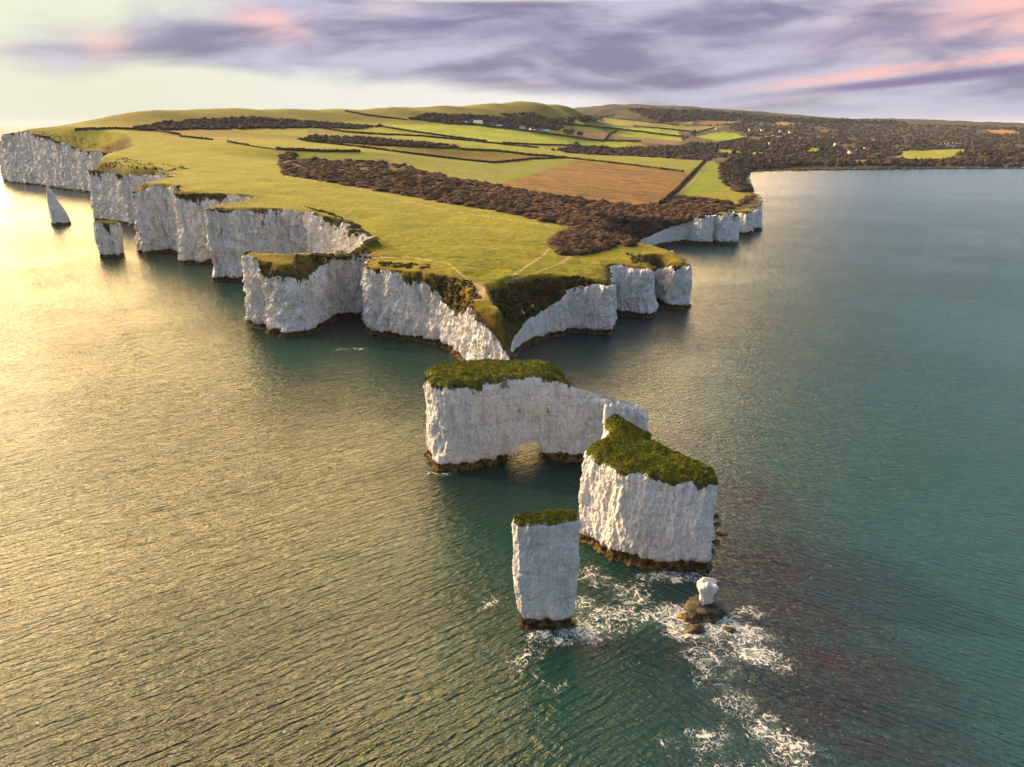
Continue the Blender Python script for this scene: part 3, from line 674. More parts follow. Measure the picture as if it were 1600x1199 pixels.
def sea_mat():
    m, t = mat('sea_water'); P = t.pos(); x, y, z = t.sep(P)
    r = (x * x + y * y)._m('SQRT')
    fo, re, gr, sh_ = t.attr('foam'), t.attr('reef'), t.attr('shallow'), t.attr('shore')
    left = (x / (y.max(30.0)))                                  # which way the wind waves run: swing round the point
    bend = t.noise(P, .022, 2, .5); patchy = t.noise(P, .07, 3, .6)
    def waves(rot, sc, off):
        v = t._rot(P, (0, 0, -R(rot))); vx, vy, _ = t.sep(v)
        ph = t.noise(t.mapv(v, (.07, .20, 1), loc=off), 1, 3, .55)
        tr = (vy * (2.75 * sc) + (ph * 16) + bend * 26).sin()
        tr = (tr * .5 + .5) ** 1.5 * (t.noise(t.mapv(v, (.12, .5, 1), loc=off), 1, 2).step(.3, .7, .25, 1.0))
        b = t.noise(t.mapv(t.vadd(v, t.noise(P, .2, 2, .5, o=1), 1.5), (.42 * sc, 1.5 * sc, 1), loc=off), 1, 3, .6)
        return tr * .36 + b * .85 + ph * .5
    w1 = waves(33, 1.0, (3, 1, 0)); w2 = waves(-38, 1.2, (7, 5, 0))
    f = (left + (t.noise(P, .012, 2) - .5) * .35).step(-.05, .42)
    h = w1 * (1 - f) + w2 * f
    chop = t.noise(t.mapv(P, (1.0, 1.0, 1)), 2.2, 3, .6) * .10 + t.noise(P, .6, 2, .5) * .14
    lee = t.noise(P, .01, 3, .55).step(.3, .65, .7, 1.15)
    h = (h + chop) * lee
    deep = t.mix(left.step(-.1, .75), (.006, .020, .013), (.010, .060, .076))
    c = t.mix(gr * .9, deep, (.009, .048, .036))
    c = t.mix(re * t.noise(P, .12, 4, .6).step(.30, .58, .45, 1.0), c, (.021, .017, .022))
    c = t.mix(t.noise(t.mapv(P, (.2, .2, 1)), 1, 4, .65).step(.56, .68) * re * .8, c, (.014, .012, .014))
    # lacy foam: thin warped cell walls and torn streaks
    wv = t.vadd(P, t.noise(P, .30, 2, .5, o=1), 4.4)
    v2 = t.vadd(P, t.noise(P, .55, 1, .5, o=1), 3.2)
    dn = fo.step(.05, .3) * (fo * 1.4 + (t.noise(wv, .22, 4, .65) - .5) * 2.2 - .3).max(0.0).min(1.2)
    def fil(v, sc, wd, d=2):
        return (1 - (t.noise(v, sc, d, .5) - .5).abs() / (dn * wd + .0005)).max(0.0)
    fm = fil(wv, .26, .045).max(fil(v2, .50, .045)).max(fil(v2, 1.05, .035) * .8)
    fm = (fm * 1.25).min(1.0) * dn.step(.02, .35)
    fm = fm.max((dn + (t.noise(v2, 1.0, 4, .7) - .5) * 1.1).step(.95, 1.5) * .75)
    sf = (sh_ * 1.1 + (t.noise(P, .5, 4, .65) - .5) * 1.6).step(.62, .95)
    fm = fm.max(sf * .8)
    c = t.mix((fo + (t.noise(wv, .3, 4, .6) - .5)).step(.3, 1.1) * .6, c, (.13, .20, .19))
    c = t.mix(fm * .92, c, (.74, .71, .69))
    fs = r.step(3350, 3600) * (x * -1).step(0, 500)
    c = t.mix(fs, c, (.36, .23, .20))  # far-left sea tinted pinkish brown: cloud shadow painted into the colour
    rough = (r / 2500).min(1.0) * .20 + .045 + fm * .6 + fs * .5
    far = (1 - (r / 1400).min(1.0)) * .62 + .30
    nrm = t.bump(h + fm * .06, .9 * far, 1.0)
    t.bsdf(c, rough, nrm, .5 - fs * .4, IOR=1.40)
    return m
nF = grid_faces(len(WA), len(WR), True)
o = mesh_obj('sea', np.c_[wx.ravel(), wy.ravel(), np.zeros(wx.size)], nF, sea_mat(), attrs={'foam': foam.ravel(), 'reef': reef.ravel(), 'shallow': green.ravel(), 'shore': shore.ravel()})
tag(o, 'rippled green and golden sea round the chalk headland', kind='structure')

# ------------------------------------------------------------------ chalk stacks
def ring_resample(pts, step, rnd=3):
    pts = np.array(pts, float); out = []
    for i in range(len(pts)):
        a, b = pts[i], pts[(i + 1) % len(pts)]
        n = max(1, int(round(np.linalg.norm((b - a)[:2]) / step)))
        out.append(a + (b - a) * np.linspace(0, 1, n, endpoint=False)[:, None])
    q = np.concatenate(out)
    return smooth_arr(q, rnd, True)
def stack(label, pts, step, prof, amp=.5, peaks=(), cap=True, cut=None, group=None, capw=.6, bald=0.0, rnd=4, zb=-2.5, shear=(0, 0), lipf=.16, bare=None):
    """closed chalk rock grown from its outline at the top; prof(t) gives the inset in metres at height fraction t"""
    q = ring_resample(pts, step, rnd); c = q[:, :2].mean(0)
    nrm = normals2d(q[:, :2], True); nrm = smooth_arr(nrm, 4, True); nrm /= np.linalg.norm(nrm, axis=1)[:, None]
    if ((q[:, :2] - c) * nrm).sum() < 0: nrm = -nrm
    nr_ = int((q[:, 2].max() - zb) / step / .9)
    t_ = np.linspace(0, 1, nr_)
    lp = q[:, 2] + fbm(q[:, 0] * .3, q[:, 1] * .3, 1.0, 3) * .5
    Z = zb + (lp[:, None] - zb) * t_[None]
    X0, Y0 = q[:, 0][:, None] + 0 * Z, q[:, 1][:, None] + 0 * Z
    of = wall_offset(X0 * 1.6, Y0 * 1.6, Z * 1.2, amp) + prof(np.clip(Z / q[:, 2].max(), -.1, 1)) 
    of += -.55 * np.exp(-((Z - 1.6) / 1.2) ** 2) + .7 * (Z < .5)
    of -= .5 * np.clip((t_[None] - .95) / .05, 0, 1) ** 2
    k = 1 - np.clip(Z / q[:, 2].max(), 0, 1)
    X = X0 + nrm[:, 0][:, None] * of + shear[0] * k; Y = Y0 + nrm[:, 1][:, None] * of + shear[1] * k
    dz_, di_ = (-1.6, -.5) if cap else (.1, -.35)
    if bare is not None: bb = bare(q[:, 0], q[:, 1]); Z = Z + (bb * (fbm(q[:, 0] * .45, q[:, 1] * .45, 7.0, 3) * 1.5))[:, None] * (t_[None] > .5) * (t_[None] - .5) * 2; dz_ = np.where(bb, .15, -1.6)
    X = np.c_[X, X[:, -1] + nrm[:, 0] * di_]; Y = np.c_[Y, Y[:, -1] + nrm[:, 1] * di_]; Z = np.c_[Z, Z[:, -1] + dz_]; nr_ += 1
    n = len(q); V = np.stack([X, Y, Z], -1)
    nl_ = np.exp(-np.maximum(lp[:, None] - Z, 0) / (lp.max() * lipf)) * (.95 - bald) * np.clip(fbm(q[:, 0] * .12, q[:, 1] * .12, 3.0, 2) + .8, .3, 1.1)[:, None]
    if bare is not None: nl_ = nl_ * np.where(bb, .3, 1)[:, None]
    root = empty('sea_stack', (float(c[0]), float(c[1]), 0)); tag(root, label, 'sea stack', group)
    loc = np.array([c[0], c[1], 0.0])
    Vt = V.reshape(-1, 3); Fq = grid_faces(n, nr_, True)
    # inner cap and bottom make it a closed solid
    top = V[:, -2]
    tri = tessellate_polygon([[Vector((p[0], p[1], 0)) for p in V[:, -1]]])
    tF = np.array([[a * nr_ + nr_ - 1 for a in f] for f in tri]); bF = np.array([[a * nr_ for a in f] for f in tri])
    def orient(Fx, up):
        A, B, C_ = Vt[Fx[:, 0]], Vt[Fx[:, 1]], Vt[Fx[:, 2]]
        zc = (B - A)[:, 0] * (C_ - A)[:, 1] - (B - A)[:, 1] * (C_ - A)[:, 0]
        Fx = Fx.copy(); bad = (zc < 0) if up else (zc > 0); Fx[bad] = Fx[bad][:, ::-1]; return Fx
    f0 = Fq[0]; e = np.cross(Vt[f0[1]] - Vt[f0[0]], Vt[f0[3]] - Vt[f0[0]])
    if (e[:2] @ nrm[0]) < 0: Fq = Fq[:, ::-1]
    o = mesh_obj('rock_face', Vt - loc, [Fq, orient(tF, True), orient(bF, False)], CHALK, root, attrs={'nearlip': nl_.ravel()}, smooth=False)
    if cut is not None:
        cv, cf = cut; cu = mesh_obj('tunnel', cv - loc, cf, CHALK, root)
        for ob in (o, cu):
            bm = bmesh.new(); bm.from_mesh(ob.data); bmesh.ops.recalc_face_normals(bm, faces=bm.faces)
            if bm.calc_volume(signed=True) < 0: bmesh.ops.reverse_faces(bm, faces=bm.faces)
            bm.to_mesh(ob.data); bm.free()
        bpy.context.view_layer.update()
        md = o.modifiers.new('b', 'BOOLEAN'); md.operation = 'DIFFERENCE'; md.object = cu; md.solver = 'MANIFOLD'
        me2 = bpy.data.meshes.new_from_object(o.evaluated_get(bpy.context.evaluated_depsgraph_get()))
        o.modifiers.clear(); o.data = me2; bpy.data.objects.remove(cu)
        me2.materials.clear(); me2.materials.append(CHALK)
    if cap:
        # turf cap: a sheet over the top that overhangs the edge raggedly
        st_ = step * .9
        x0, y0 = top[:, :2].min(0) - 1; x1, y1 = top[:, :2].max(0) + 1
        gx_, gy_ = np.meshgrid(np.arange(x0, x1, st_), np.arange(y0, y1, st_), indexing='ij')
        P2 = [(p[0], p[1]) for p in top]
        ins_ = inpoly(gx_, gy_, P2)
        d2 = (gx_[..., None] - top[:, 0]) ** 2 + (gy_[..., None] - top[:, 1]) ** 2
        jn = d2.argmin(-1); dn = np.sqrt(d2.min(-1))
        w = 1 / (d2 + 1.5) ** 1.6; base = (w * lp).sum(-1) / w.sum(-1)
        for (ax, ay, az_, rad) in peaks: base = base + az_ * np.exp(-((gx_ - ax) ** 2 + (gy_ - ay) ** 2) / rad ** 2)
        hgt = base + capw * np.clip(dn / 1.6, 0, 1) ** .6 + (fbm(gx_ * .25, gy_ * .25, 2.0, 3) * .45 + fbm(gx_ * 1.3, gy_ * 1.3, 4.0, 2) * .13) * np.clip(dn / 1.0, .1, 1)
        kp = ins_[:-1, :-1] | ins_[1:, :-1] | ins_[1:, 1:] | ins_[:-1, 1:]
        if bare is not None: kp &= ~bare(gx_, gy_)[:-1, :-1]
        Ii = np.arange(gx_.size).reshape(gx_.shape)
        Fc = np.stack([Ii[:-1, :-1], Ii[1:, :-1], Ii[1:, 1:], Ii[:-1, 1:]], -1)[kp]
        gX, gY, gZ = gx_.copy(), gy_.copy(), hgt.copy(); out_ = ~ins_
        ov = .18
        gX[out_] = (top[jn, 0] + nrm[jn, 0] * ov)[out_]; gY[out_] = (top[jn, 1] + nrm[jn, 1] * ov)[out_]
        gZ[out_] = (lp[jn] - .25)[out_]
        us = np.zeros(gx_.size, bool); us[Fc.ravel()] = True; nw = np.cumsum(us) - 1
        GV = np.stack([gX, gY, gZ], -1).reshape(-1, 3)[us]; r_ = np.random.default_rng(4)
        nb = min(26000, int(len(GV) * 3.0)); ib = r_.integers(0, len(GV), nb)
        B_ = GV[ib] + np.c_[r_.normal(0, step * .6, (nb, 2)), np.full(nb, -.05)]
        an = r_.uniform(0, 6.28, nb); wv_ = r_.uniform(.05, .13, nb); hh_ = r_.uniform(.12, .42, nb)
        dx_ = np.c_[np.cos(an) * wv_, np.sin(an) * wv_, 0 * an]; tp = B_ + np.c_[r_.normal(0, .16, (nb, 2)), hh_]
        BL = np.stack([B_ - dx_, B_ + dx_, tp], 1).reshape(-1, 3)
        g = mesh_obj('grass_cap', np.concatenate([GV, BL]) - loc, [nw[Fc], np.arange(nb * 3).reshape(-1, 3) + len(GV)], CAP, root)
    return root
# nearest stack: a slab that narrows to a waisted foot
stack('tall white chalk stack nearest the viewer with thin grass cap and narrow foot',
      [(.2, 124.3, 25.8), (1.3, 123.4, 26), (4, 123.0, 26), (8, 123.1, 26.2), (11.6, 123.5, 26.6), (13.0, 124.4, 26.9), (12.9, 126.2, 27), (11.5, 127.2, 27), (7, 127.5, 27), (1.6, 127.2, 26.6), (.1, 126.3, 26)],
      .22, lambda t: -.85 * np.clip(1 - t / .26, 0, 1) ** 1.2 - .25 * np.clip(1 - t, 0, 1) + .3 * np.exp(-((t - .5) / .2) ** 2), .26, bald=.25, capw=.5, lipf=.06, shear=(.9, .9))
# broad stack beside it
stack('broad chalk block crowned with thick turf and a pointed white pinnacle at its back',
      [(17.2, 158.5, 24.5), (21.5, 154.2, 24.5), (26, 149.2, 25), (31, 146.6, 25), (34, 146.2, 24.4), (38, 145.4, 24), (42, 144.8, 24.3), (46.2, 145.2, 25), (47.0, 149, 25), (45.6, 154, 24), (41.5, 160, 23.5), (37, 165, 24), (35, 170, 24.2), (30.5, 176.5, 25), (27.2, 178.5, 26.4), (25.6, 176, 26), (25.6, 170, 24.6), (20, 165.2, 24.2)],
      .26, lambda t: -.2 + .5 * np.clip(1 - t, 0, 1) - .6 * np.clip(1 - t / .16, 0, 1), .42, peaks=[(28, 172, 1.6, 4.5), (22, 160, .6, 4), (40, 152, .8, 5)], capw=.9, lipf=.10, rnd=2)
# arch rock
def tunnel(cx, cy, w, h, ang, L):
    prof_ = [(-w * .62, -4), (-w * .52, 0), (-w * .40, h * .45), (-w * .18, h * .86), (w * .06, h), (w * .26, h * .82), (w * .40, h * .42), (w * .56, h * .10), (w * .66, -4)]
    n = len(prof_); ks = np.linspace(-1, 1, 22); V = []
    dx, dy = math.cos(ang), math.sin(ang); ax, ay = -dy, dx
    pp = ring_resample([(a, b, 0) for a, b in prof_], .45, 1); n = len(pp)
    for k in ks:
        for (a, b, _) in pp:
            r_ = 1 + .18 * float(fbm(np.array(a * .5 + 3), np.array(b * .5), np.array(k * 3), 3)) + .12 * abs(k)
            V.append((cx + dx * a * r_ + ax * k * L, cy + dy * a * r_ + ay * k * L, b * r_ if b > 0 else b))
    V = np.array(V); Fq = []
    for i in range(len(ks) - 1):
        for j in range(n): Fq.append((i * n + j, i * n + (j + 1) % n, (i + 1) * n + (j + 1) % n, (i + 1) * n + j))
    tri = tessellate_polygon([[Vector((p[0], p[1], 0)) for p in pp]])
    e0 = np.array([list(f) for f in tri]); e1 = e0 + (len(ks) - 1) * n
    bm = bmesh.new(); vs = [bm.verts.new(v) for v in V]
    for f in Fq: bm.faces.new([vs[i] for i in f])
    for f in e0: bm.faces.new([vs[i] for i in f])
    for f in e1: bm.faces.new([vs[i] for i in f])
    bmesh.ops.triangulate(bm, faces=bm.faces); bmesh.ops.recalc_face_normals(bm, faces=bm.faces)
    Fo = np.array([[v.index for v in f.verts] for f in bm.faces]); Vo = np.array([v.co[:] for v in bm.verts]); bm.free()
    return Vo, Fo
stack('long chalk rock pierced by a low sea arch, mossy at its left end',
      [(-27, 211, 27.5), (-24, 199.6, 28), (-19, 197.4, 28), (-10, 200.6, 27), (-2, 204.5, 27.4), (6, 206.2, 28), (13, 206.4, 27.4), (18, 205.6, 25), (21, 205, 21.5), (25, 205.2, 20), (30, 205.6, 20.3), (34, 205.8, 17.6), (38, 206.3, 17.9), (41.5, 207, 15.8), (42, 210, 15), (38, 209.8, 16.6), (32, 209.4, 18.2), (24, 209.6, 19.2), (20, 211.5, 21.5), (16, 217, 26.5), (8, 220, 28), (-4, 221.6, 27.8), (-16, 221, 27.5), (-24, 217.5, 27.3)],
      .36, lambda t: .5 * np.clip(1 - t, 0, 1) - .3 * np.clip(1 - t / .1, 0, 1), .5, peaks=[(10, 214, 1.0, 6), (-16, 208, .6, 6)], capw=.7, cut=tunnel(4.2, 211, 12.5, 6.2, R(4), 14), rnd=3, lipf=.13, bare=lambda x, y: x > 18.5 + .8 * np.sin(y * 1.7))
# small stump on its weedy mound
stack('small stump of white chalk standing on a dark weedy mound amid foam',
      [(40.4, 129.3, 7.2), (41.6, 128.9, 7.9), (43.6, 129.1, 7.5), (44.1, 130.0, 6.8), (43.9, 131.6, 7.6), (41.4, 131.9, 8.3), (40.2, 131.2, 8.0)],
      .14, lambda t: -.95 * np.clip((.74 - t) / .22, 0, 1) ** .8 + .15, .30, cap=False, bald=.95, rnd=1)
# weed-covered mound under the stump, loose rocks, and the two pinnacles off the far cliffs
def weed_mat():
    m, t = mat('weedy_rock'); P = t.pos(); z = t.sep(P)[2]
    n = t.noise(P, 1.1, 5, .65)
    c = t.mix(n.step(.4, .6), (.018, .014, .009), (.06, .048, .016))
    c = t.mix((t.noise(P, .5, 3).step(.45, .65)) * z.step(1.6, .5), c, (.26, .145, .03))
    t.bsdf(c, .6, t.bump(n, .9, .5), .4); return m
WEED = weed_mat()
def boulder(name, x, y, z, rx, ry, h, seed, m=WEED, sub=4, parent=None, loc=(0, 0, 0), rg_=.32):
    bm = bmesh.new(); bmesh.ops.create_icosphere(bm, subdivisions=sub, radius=1)
    V = np.array([v.co[:] for v in bm.verts]); F_ = np.array([[v.index for v in f.verts] for f in bm.faces]); bm.free()
    k = 1 + fbm(V[:, 0] * 1.1 + seed, V[:, 1] * 1.1, V[:, 2] * 1.1, 4, .6) * rg_ * 1.2 + ridge(V[:, 0] * 2 + seed, V[:, 1] * 2, V[:, 2] * 2, 2) * .06
    V = V * k[:, None]; V[:, 2] = np.sign(V[:, 2]) * np.abs(V[:, 2]) ** 1.15
    V = V * np.array([rx, ry, h]) + np.array([x - loc[0], y - loc[1], z])
    return mesh_obj(name, V, F_, m, parent)
stump = bpy.data.objects['sea_stack.003']
boulder('weed_mound', 42, 130.4, .2, 3.9, 3.2, 2.3, 3.3, parent=stump, loc=stump.location)
boulder('weed_ledge', 38.9, 128.2, -.3, 3.2, 2.0, 1.25, 8.1, parent=stump, loc=stump.location)
RK = [(1086, 984, 2.2, 1.2, 'flat brown rock awash in foam below the stump'), (1140, 985, 1.2, .8, 'small weedy rock ringed by foam right of the stump'), (1108, 792, 1.0, 1.1, 'dark wet rock at the right foot of the broad chalk block'),
      (1116, 806, 1.3, .9, 'second dark rock down the right foot of the broad chalk block'), (1120, 818, 1.1, .6, 'dark rock halfway along the row beside the broad chalk block'), (1127, 833, 1.5, .6, 'wide flat dark rock beside the broad chalk block'),
      (1118, 846, 1.0, .7, 'dark rock tucked against the lower right of the broad chalk block'), (1112, 860, .9, .7, 'lowest dark rock in the row beside the broad chalk block'), (1020, 695, 1.1, .5, 'small dark rock behind the broad chalk block'), (1035, 700, 1.4, .5, 'low reef rock furthest right behind the broad chalk block')]
for i, (px, py, rx, h, lab) in enumerate(RK):
    if rx == 0: continue
    a, b = un(px, py)
    tag(boulder('sea_rock', float(a), float(b), -.15 * h, rx, rx * .7, h, i * 3.7, sub=3), lab, 'rock', 'dark rocks at the water line')
def fin(label, pts, h, fn, amp):
    pass
def fin_stack(x0, y0):
    root = empty('sea_stack', (x0, y0, 0)); tag(root, 'slender shark fin shaped chalk pinnacle standing off the far cliffs', 'sea stack')
    zs = np.linspace(-2, 39, 60); an = np.linspace(0, 2 * math.pi, 72, endpoint=False)
    R_ = np.interp(zs, [-2, 0, 6, 12, 18, 24, 30, 36, 39], [10.6, 10.3, 10.2, 8.6, 5.6, 2.8, .2, -2.6, -4.4]); L_ = np.interp(zs, [-2, 0, 10, 22, 34, 39], [-8.6, -8.2, -7.8, -7.2, -6.4, -5.6]); D_ = np.interp(zs, [-2, 0, 12, 25, 39], [8, 7.6, 6.2, 3.4, .6])
    C_ = (R_ + L_) / 2; H_ = (R_ - L_) / 2
    X = C_[None] + np.cos(an)[:, None] * H_[None]; Y = np.sin(an)[:, None] * D_[None]; Z = zs[None] + 0 * X
    of = wall_offset((X + x0) * 2, (Y + y0) * 2, Z * 1.5, .35) * np.clip(H_ / 4, .1, 1)[None]
    X = X + np.cos(an)[:, None] * of; Y = Y + np.sin(an)[:, None] * of
    o = mesh_obj('rock_face', np.stack([X, Y, Z], -1).reshape(-1, 3), grid_faces(72, 60, True), CHALK, root, attrs={'nearlip': np.zeros(72 * 60)})
fin_stack(-481.5, 776)
blk = bpy.data.objects['sea_stack.001']
boulder('pinnacle', 25.9, 177.0, 25.2, 1.5, 1.3, 5.2, 5.5, m=CHALK, sub=3, parent=blk, loc=blk.location)
stack('leaning blocky chalk pinnacle with green stained head, nearer of the two off the cliffs', [(-330.5, 577, 27.5), (-328, 572.5, 27.5), (-321, 571.5, 27.3), (-314.5, 573, 26), (-313.5, 580, 26), (-315, 586, 26), (-322, 589, 27), (-330, 586, 27.5)], .7,
      lambda t: -1.2 * np.clip(1 - t / .5, 0, 1) + 0 * t, .7, cap=True, capw=.5, rnd=3, lipf=.5, shear=(.6, 0))

# ------------------------------------------------------------------ vegetation
def ico(sub):
    bm = bmesh.new(); bmesh.ops.create_icosphere(bm, subdivisions=sub, radius=1)
    V = np.array([v.co[:] for v in bm.verts]); F_ = np.array([[v.index for v in f.verts] for f in bm.faces]); bm.free(); return V, F_
def crown_arrays(seed, sub=3, leaves=500, flat=.62, leaf=.10, lob=.38):
    """uneven twiggy crown: a broken inner mass plus many small leaf-sized facets; unit radius, base at z=0"""
    r_ = np.random.default_rng(seed)
    V, F_ = ico(sub)
    k = .74 + fbm(V[:, 0] * 1.5 + seed * 3, V[:, 1] * 1.5, V[:, 2] * 1.5, 2, .6) * lob + fbm(V[:, 0] * 5 + seed, V[:, 1] * 5, V[:, 2] * 5, 2) * .05
    C = V * k[:, None]; C[:, 2] = np.maximum(C[:, 2], -.45)
    C *= np.array([1, 1, flat * 1.3]); C[:, 2] += .45 * flat * 1.3
    idx = r_.integers(0, len(V), leaves)
    base = C[idx] * r_.uniform(.95, 1.22, (leaves, 1)) + r_.normal(0, .05, (leaves, 3))
    base[:, 2] = np.maximum(base[:, 2], .02)
    a = r_.normal(size=(leaves, 3)) * np.array([.7, .7, 1.5]); a /= np.linalg.norm(a, axis=1)[:, None]
    b = np.cross(a, r_.normal(size=(leaves, 3))); b /= np.linalg.norm(b, axis=1)[:, None]
    s_ = r_.uniform(.5, 1.2, (leaves, 1)) * leaf
    L = np.stack([base - a * s_, base + b * s_ * .45, base + a * s_, ], 1).reshape(-1, 3)
    LF = np.arange(leaves * 3).reshape(-1, 3) + len(C)
    return np.concatenate([C, L]), np.concatenate([F_, LF])
def trunk_arrays(seed, h=1.0, r0=.06, limbs=5):
    r_ = np.random.default_rng(seed); V, F_ = [], []
    def seg(p, q, ra, rb):
        p, q = np.array(p, float), np.array(q, float); d = q - p; d /= np.linalg.norm(d)
        u = np.cross(d, [.3, .9, .1]); u /= np.linalg.norm(u); w = np.cross(d, u); n = 6; o = len(V)
        for (c, rr_) in ((p, ra), (q, rb)):
            for k in range(n):
                an = 2 * math.pi * k / n; V.append(c + (u * math.cos(an) + w * math.sin(an)) * rr_)
        for k in range(n): F_.append((o + k, o + (k + 1) % n, o + n + (k + 1) % n, o + n + k))
    seg((0, 0, -.15), (.02, .01, h * .45), r0, r0 * .7); seg((.02, .01, h * .45), (-.02, .03, h * .85), r0 * .7, r0 * .35)
    for k in range(limbs):
        an = k * 2.4 + r_.uniform(-.3, .3); z0 = h * r_.uniform(.3, .55)
        seg((.01, .01, z0), (math.cos(an) * .5, math.sin(an) * .5, z0 + h * .38), r0 * .5, r0 * .15)
    return np.array(V), np.array(F_)
def copy_tree(o, parent=None):
    c = o.copy(); COL.objects.link(c); c.parent = parent
    for ch in list(o.children): copy_tree(ch, c)
    return c
def proto_tree(seed, m, flat, lob=.45, leaves=420):
    r = empty('tree')
    V, F_ = crown_arrays(seed, 3, 1400, flat, .09, lob); V = V * np.array([1, 1, 1]); V[:, 2] += .42
    mesh_obj('crown', V, F_, m, r)
    V, F_ = trunk_arrays(seed, 1.25); mesh_obj('trunk', V, F_, BARK, r)
    return r
def proto_bush(seed, m, flat, lob=.4, leaves=520):
    V, F_ = crown_arrays(seed, 3, 3200, flat, .05, lob)
    return mesh_obj('scrub_bush', V, F_, m, None)
BUSH = [proto_bush(i, SCRUB, .40 + .07 * (i % 3)) for i in range(1, 6)]
EBUSH = [proto_bush(i, EVER, .62) for i in (11, 12)]
HTREE = [proto_tree(i, BARE, .8) for i in (21, 22, 23)]
ETREE = [proto_tree(i, EVER, .85) for i in (31, 32)]
usedp = set()
def place(proto, x, y, z, s_, sz=1.0, rz=0.0):
    if id(proto) in usedp: o = copy_tree(proto)
    else: o = proto; usedp.add(id(proto))
    o.location = (x, y, z); o.scale = (s_, s_, s_ * sz); o.rotation_euler = (0, 0, rz)
    return o
def pts_in(poly, n, jitter=None):
    xs = [p[0] for p in poly]; ys = [p[1] for p in poly]; out = []
    g = random.Random(int(xs[0] * 7 + ys[0]))
    A = []
    while len(A) < n:
        x = g.uniform(min(xs), max(xs)); y = g.uniform(min(ys), max(ys))
        if inpoly(np.array([x]), np.array([y]), poly)[0]: A.append((x, y))
    return A
def where(px, py):
    if py > 300: d = 'near the cliff bay'
    return ''
# main scrub belt: individual bushes, the 250-odd that show largest; the low growth between them is one mass
BELT = [(436, 240), (458, 238), (464, 250), (560, 251), (632, 257), (662, 268), (705, 276), (790, 292), (850, 302), (905, 312), (1000, 322), (1030, 318), (1062, 305), (1085, 308), (1140, 316), (1150, 322), (1100, 328), (1040, 334), (990, 345), (930, 350), (880, 354), (800, 334), (740, 324), (690, 316), (600, 300), (500, 283), (445, 274), (436, 262)]
LUMP = [(862, 384), (872, 368), (892, 358), (930, 350), (965, 352), (985, 368), (960, 382), (915, 397), (880, 398)]
COASTB = [(985, 345), (1040, 334), (1100, 328), (1150, 322), (1170, 306), (1184, 304), (1160, 320), (1120, 333), (1085, 342), (1045, 352), (1008, 362), (990, 380), (978, 385), (972, 368)]
def lowmass(name, label, polys, n, s0, s1, m, sub=2, leaves=90, flat=.55, sink=.25, seed=5, leaf=.2):
    """one mass of low growth: clumps scattered over the polygons, merged"""
    r_ = np.random.default_rng(seed); T_ = [crown_arrays(60 + k, sub, leaves, flat, leaf, .5) for k in range(4)]
    VV, FF, off = [], [], 0
    for poly, nn in zip(polys, n):
        A = pts_in(poly, nn); W_ = at(*zip(*A)); W_ = W_[~np.isnan(W_[:, 0])]
        if len(W_) == 0: continue
        for x, y, z in W_:
            V, F_ = T_[r_.integers(4)]; d = math.hypot(x, y)
            s_ = r_.uniform(s0, s1); an = r_.uniform(0, 6.28); c, s2 = math.cos(an), math.sin(an)
            Vn = np.empty_like(V); Vn[:, 0] = (V[:, 0] * c - V[:, 1] * s2) * s_ + x; Vn[:, 1] = (V[:, 0] * s2 + V[:, 1] * c) * s_ + y; Vn[:, 2] = V[:, 2] * s_ * r_.uniform(.7, 1.1) + z - sink * s_
            VV.append(Vn); FF.append(F_ + off); off += len(V)
    o = mesh_obj(name, np.concatenate(VV), np.concatenate(FF), m)
    return tag(o, label, None, None, 'stuff')
lowmass('undergrowth', 'low bare brown undergrowth filling the scrub belt', [BELT, LUMP, COASTB], [2300, 420, 520], 3.8, 6.6, SCRUB, seed=3, leaf=.05, leaves=520, sink=.25, flat=.42)
REG = [(BELT, 190, 4.0, 10.5, 'the long scrub belt'), (LUMP, 34, 3.2, 7.0, 'the scrub hump above the small headlands'), (COASTB, 36, 3.0, 6.5, 'the overgrown cliff above the white bay')]
gg = random.Random(4)
marks = [((640, 262), 'left part'), ((760, 290), 'middle'), ((880, 320), 'right part'), ((1100, 322), 'seaward end')]
for poly, n, s0, s1, nm in REG:
    A = sorted(pts_in(poly, n), key=lambda p: p[1])
    W_ = at(*zip(*A))
    for (px, py), w in zip(A, W_):
        if np.isnan(w[0]): continue
        ev = gg.random() < .10
        s_ = gg.uniform(s0, s1) * (.8 if ev else 1)
        o = place(gg.choice(EBUSH if ev else BUSH), w[0], w[1], w[2] - .25 * s_, s_, gg.uniform(.55, .85), gg.uniform(0, 6.28))
        side = 'left end' if px < 560 else 'left half' if px < 700 else 'middle' if px < 820 else 'right half' if px < 960 else 'seaward end'
        if poly is BELT:
            lab = f"{'dark green evergreen' if ev else 'bare brown'} bush in the {side} of the long scrub belt"
        else: lab = f"{'dark green evergreen' if ev else 'bare brown'} bush in {nm}"
        tag(o, lab, 'bush', f"{'evergreen' if ev else 'bare'} bushes of {nm}, {side if poly is BELT else 'whole'}")

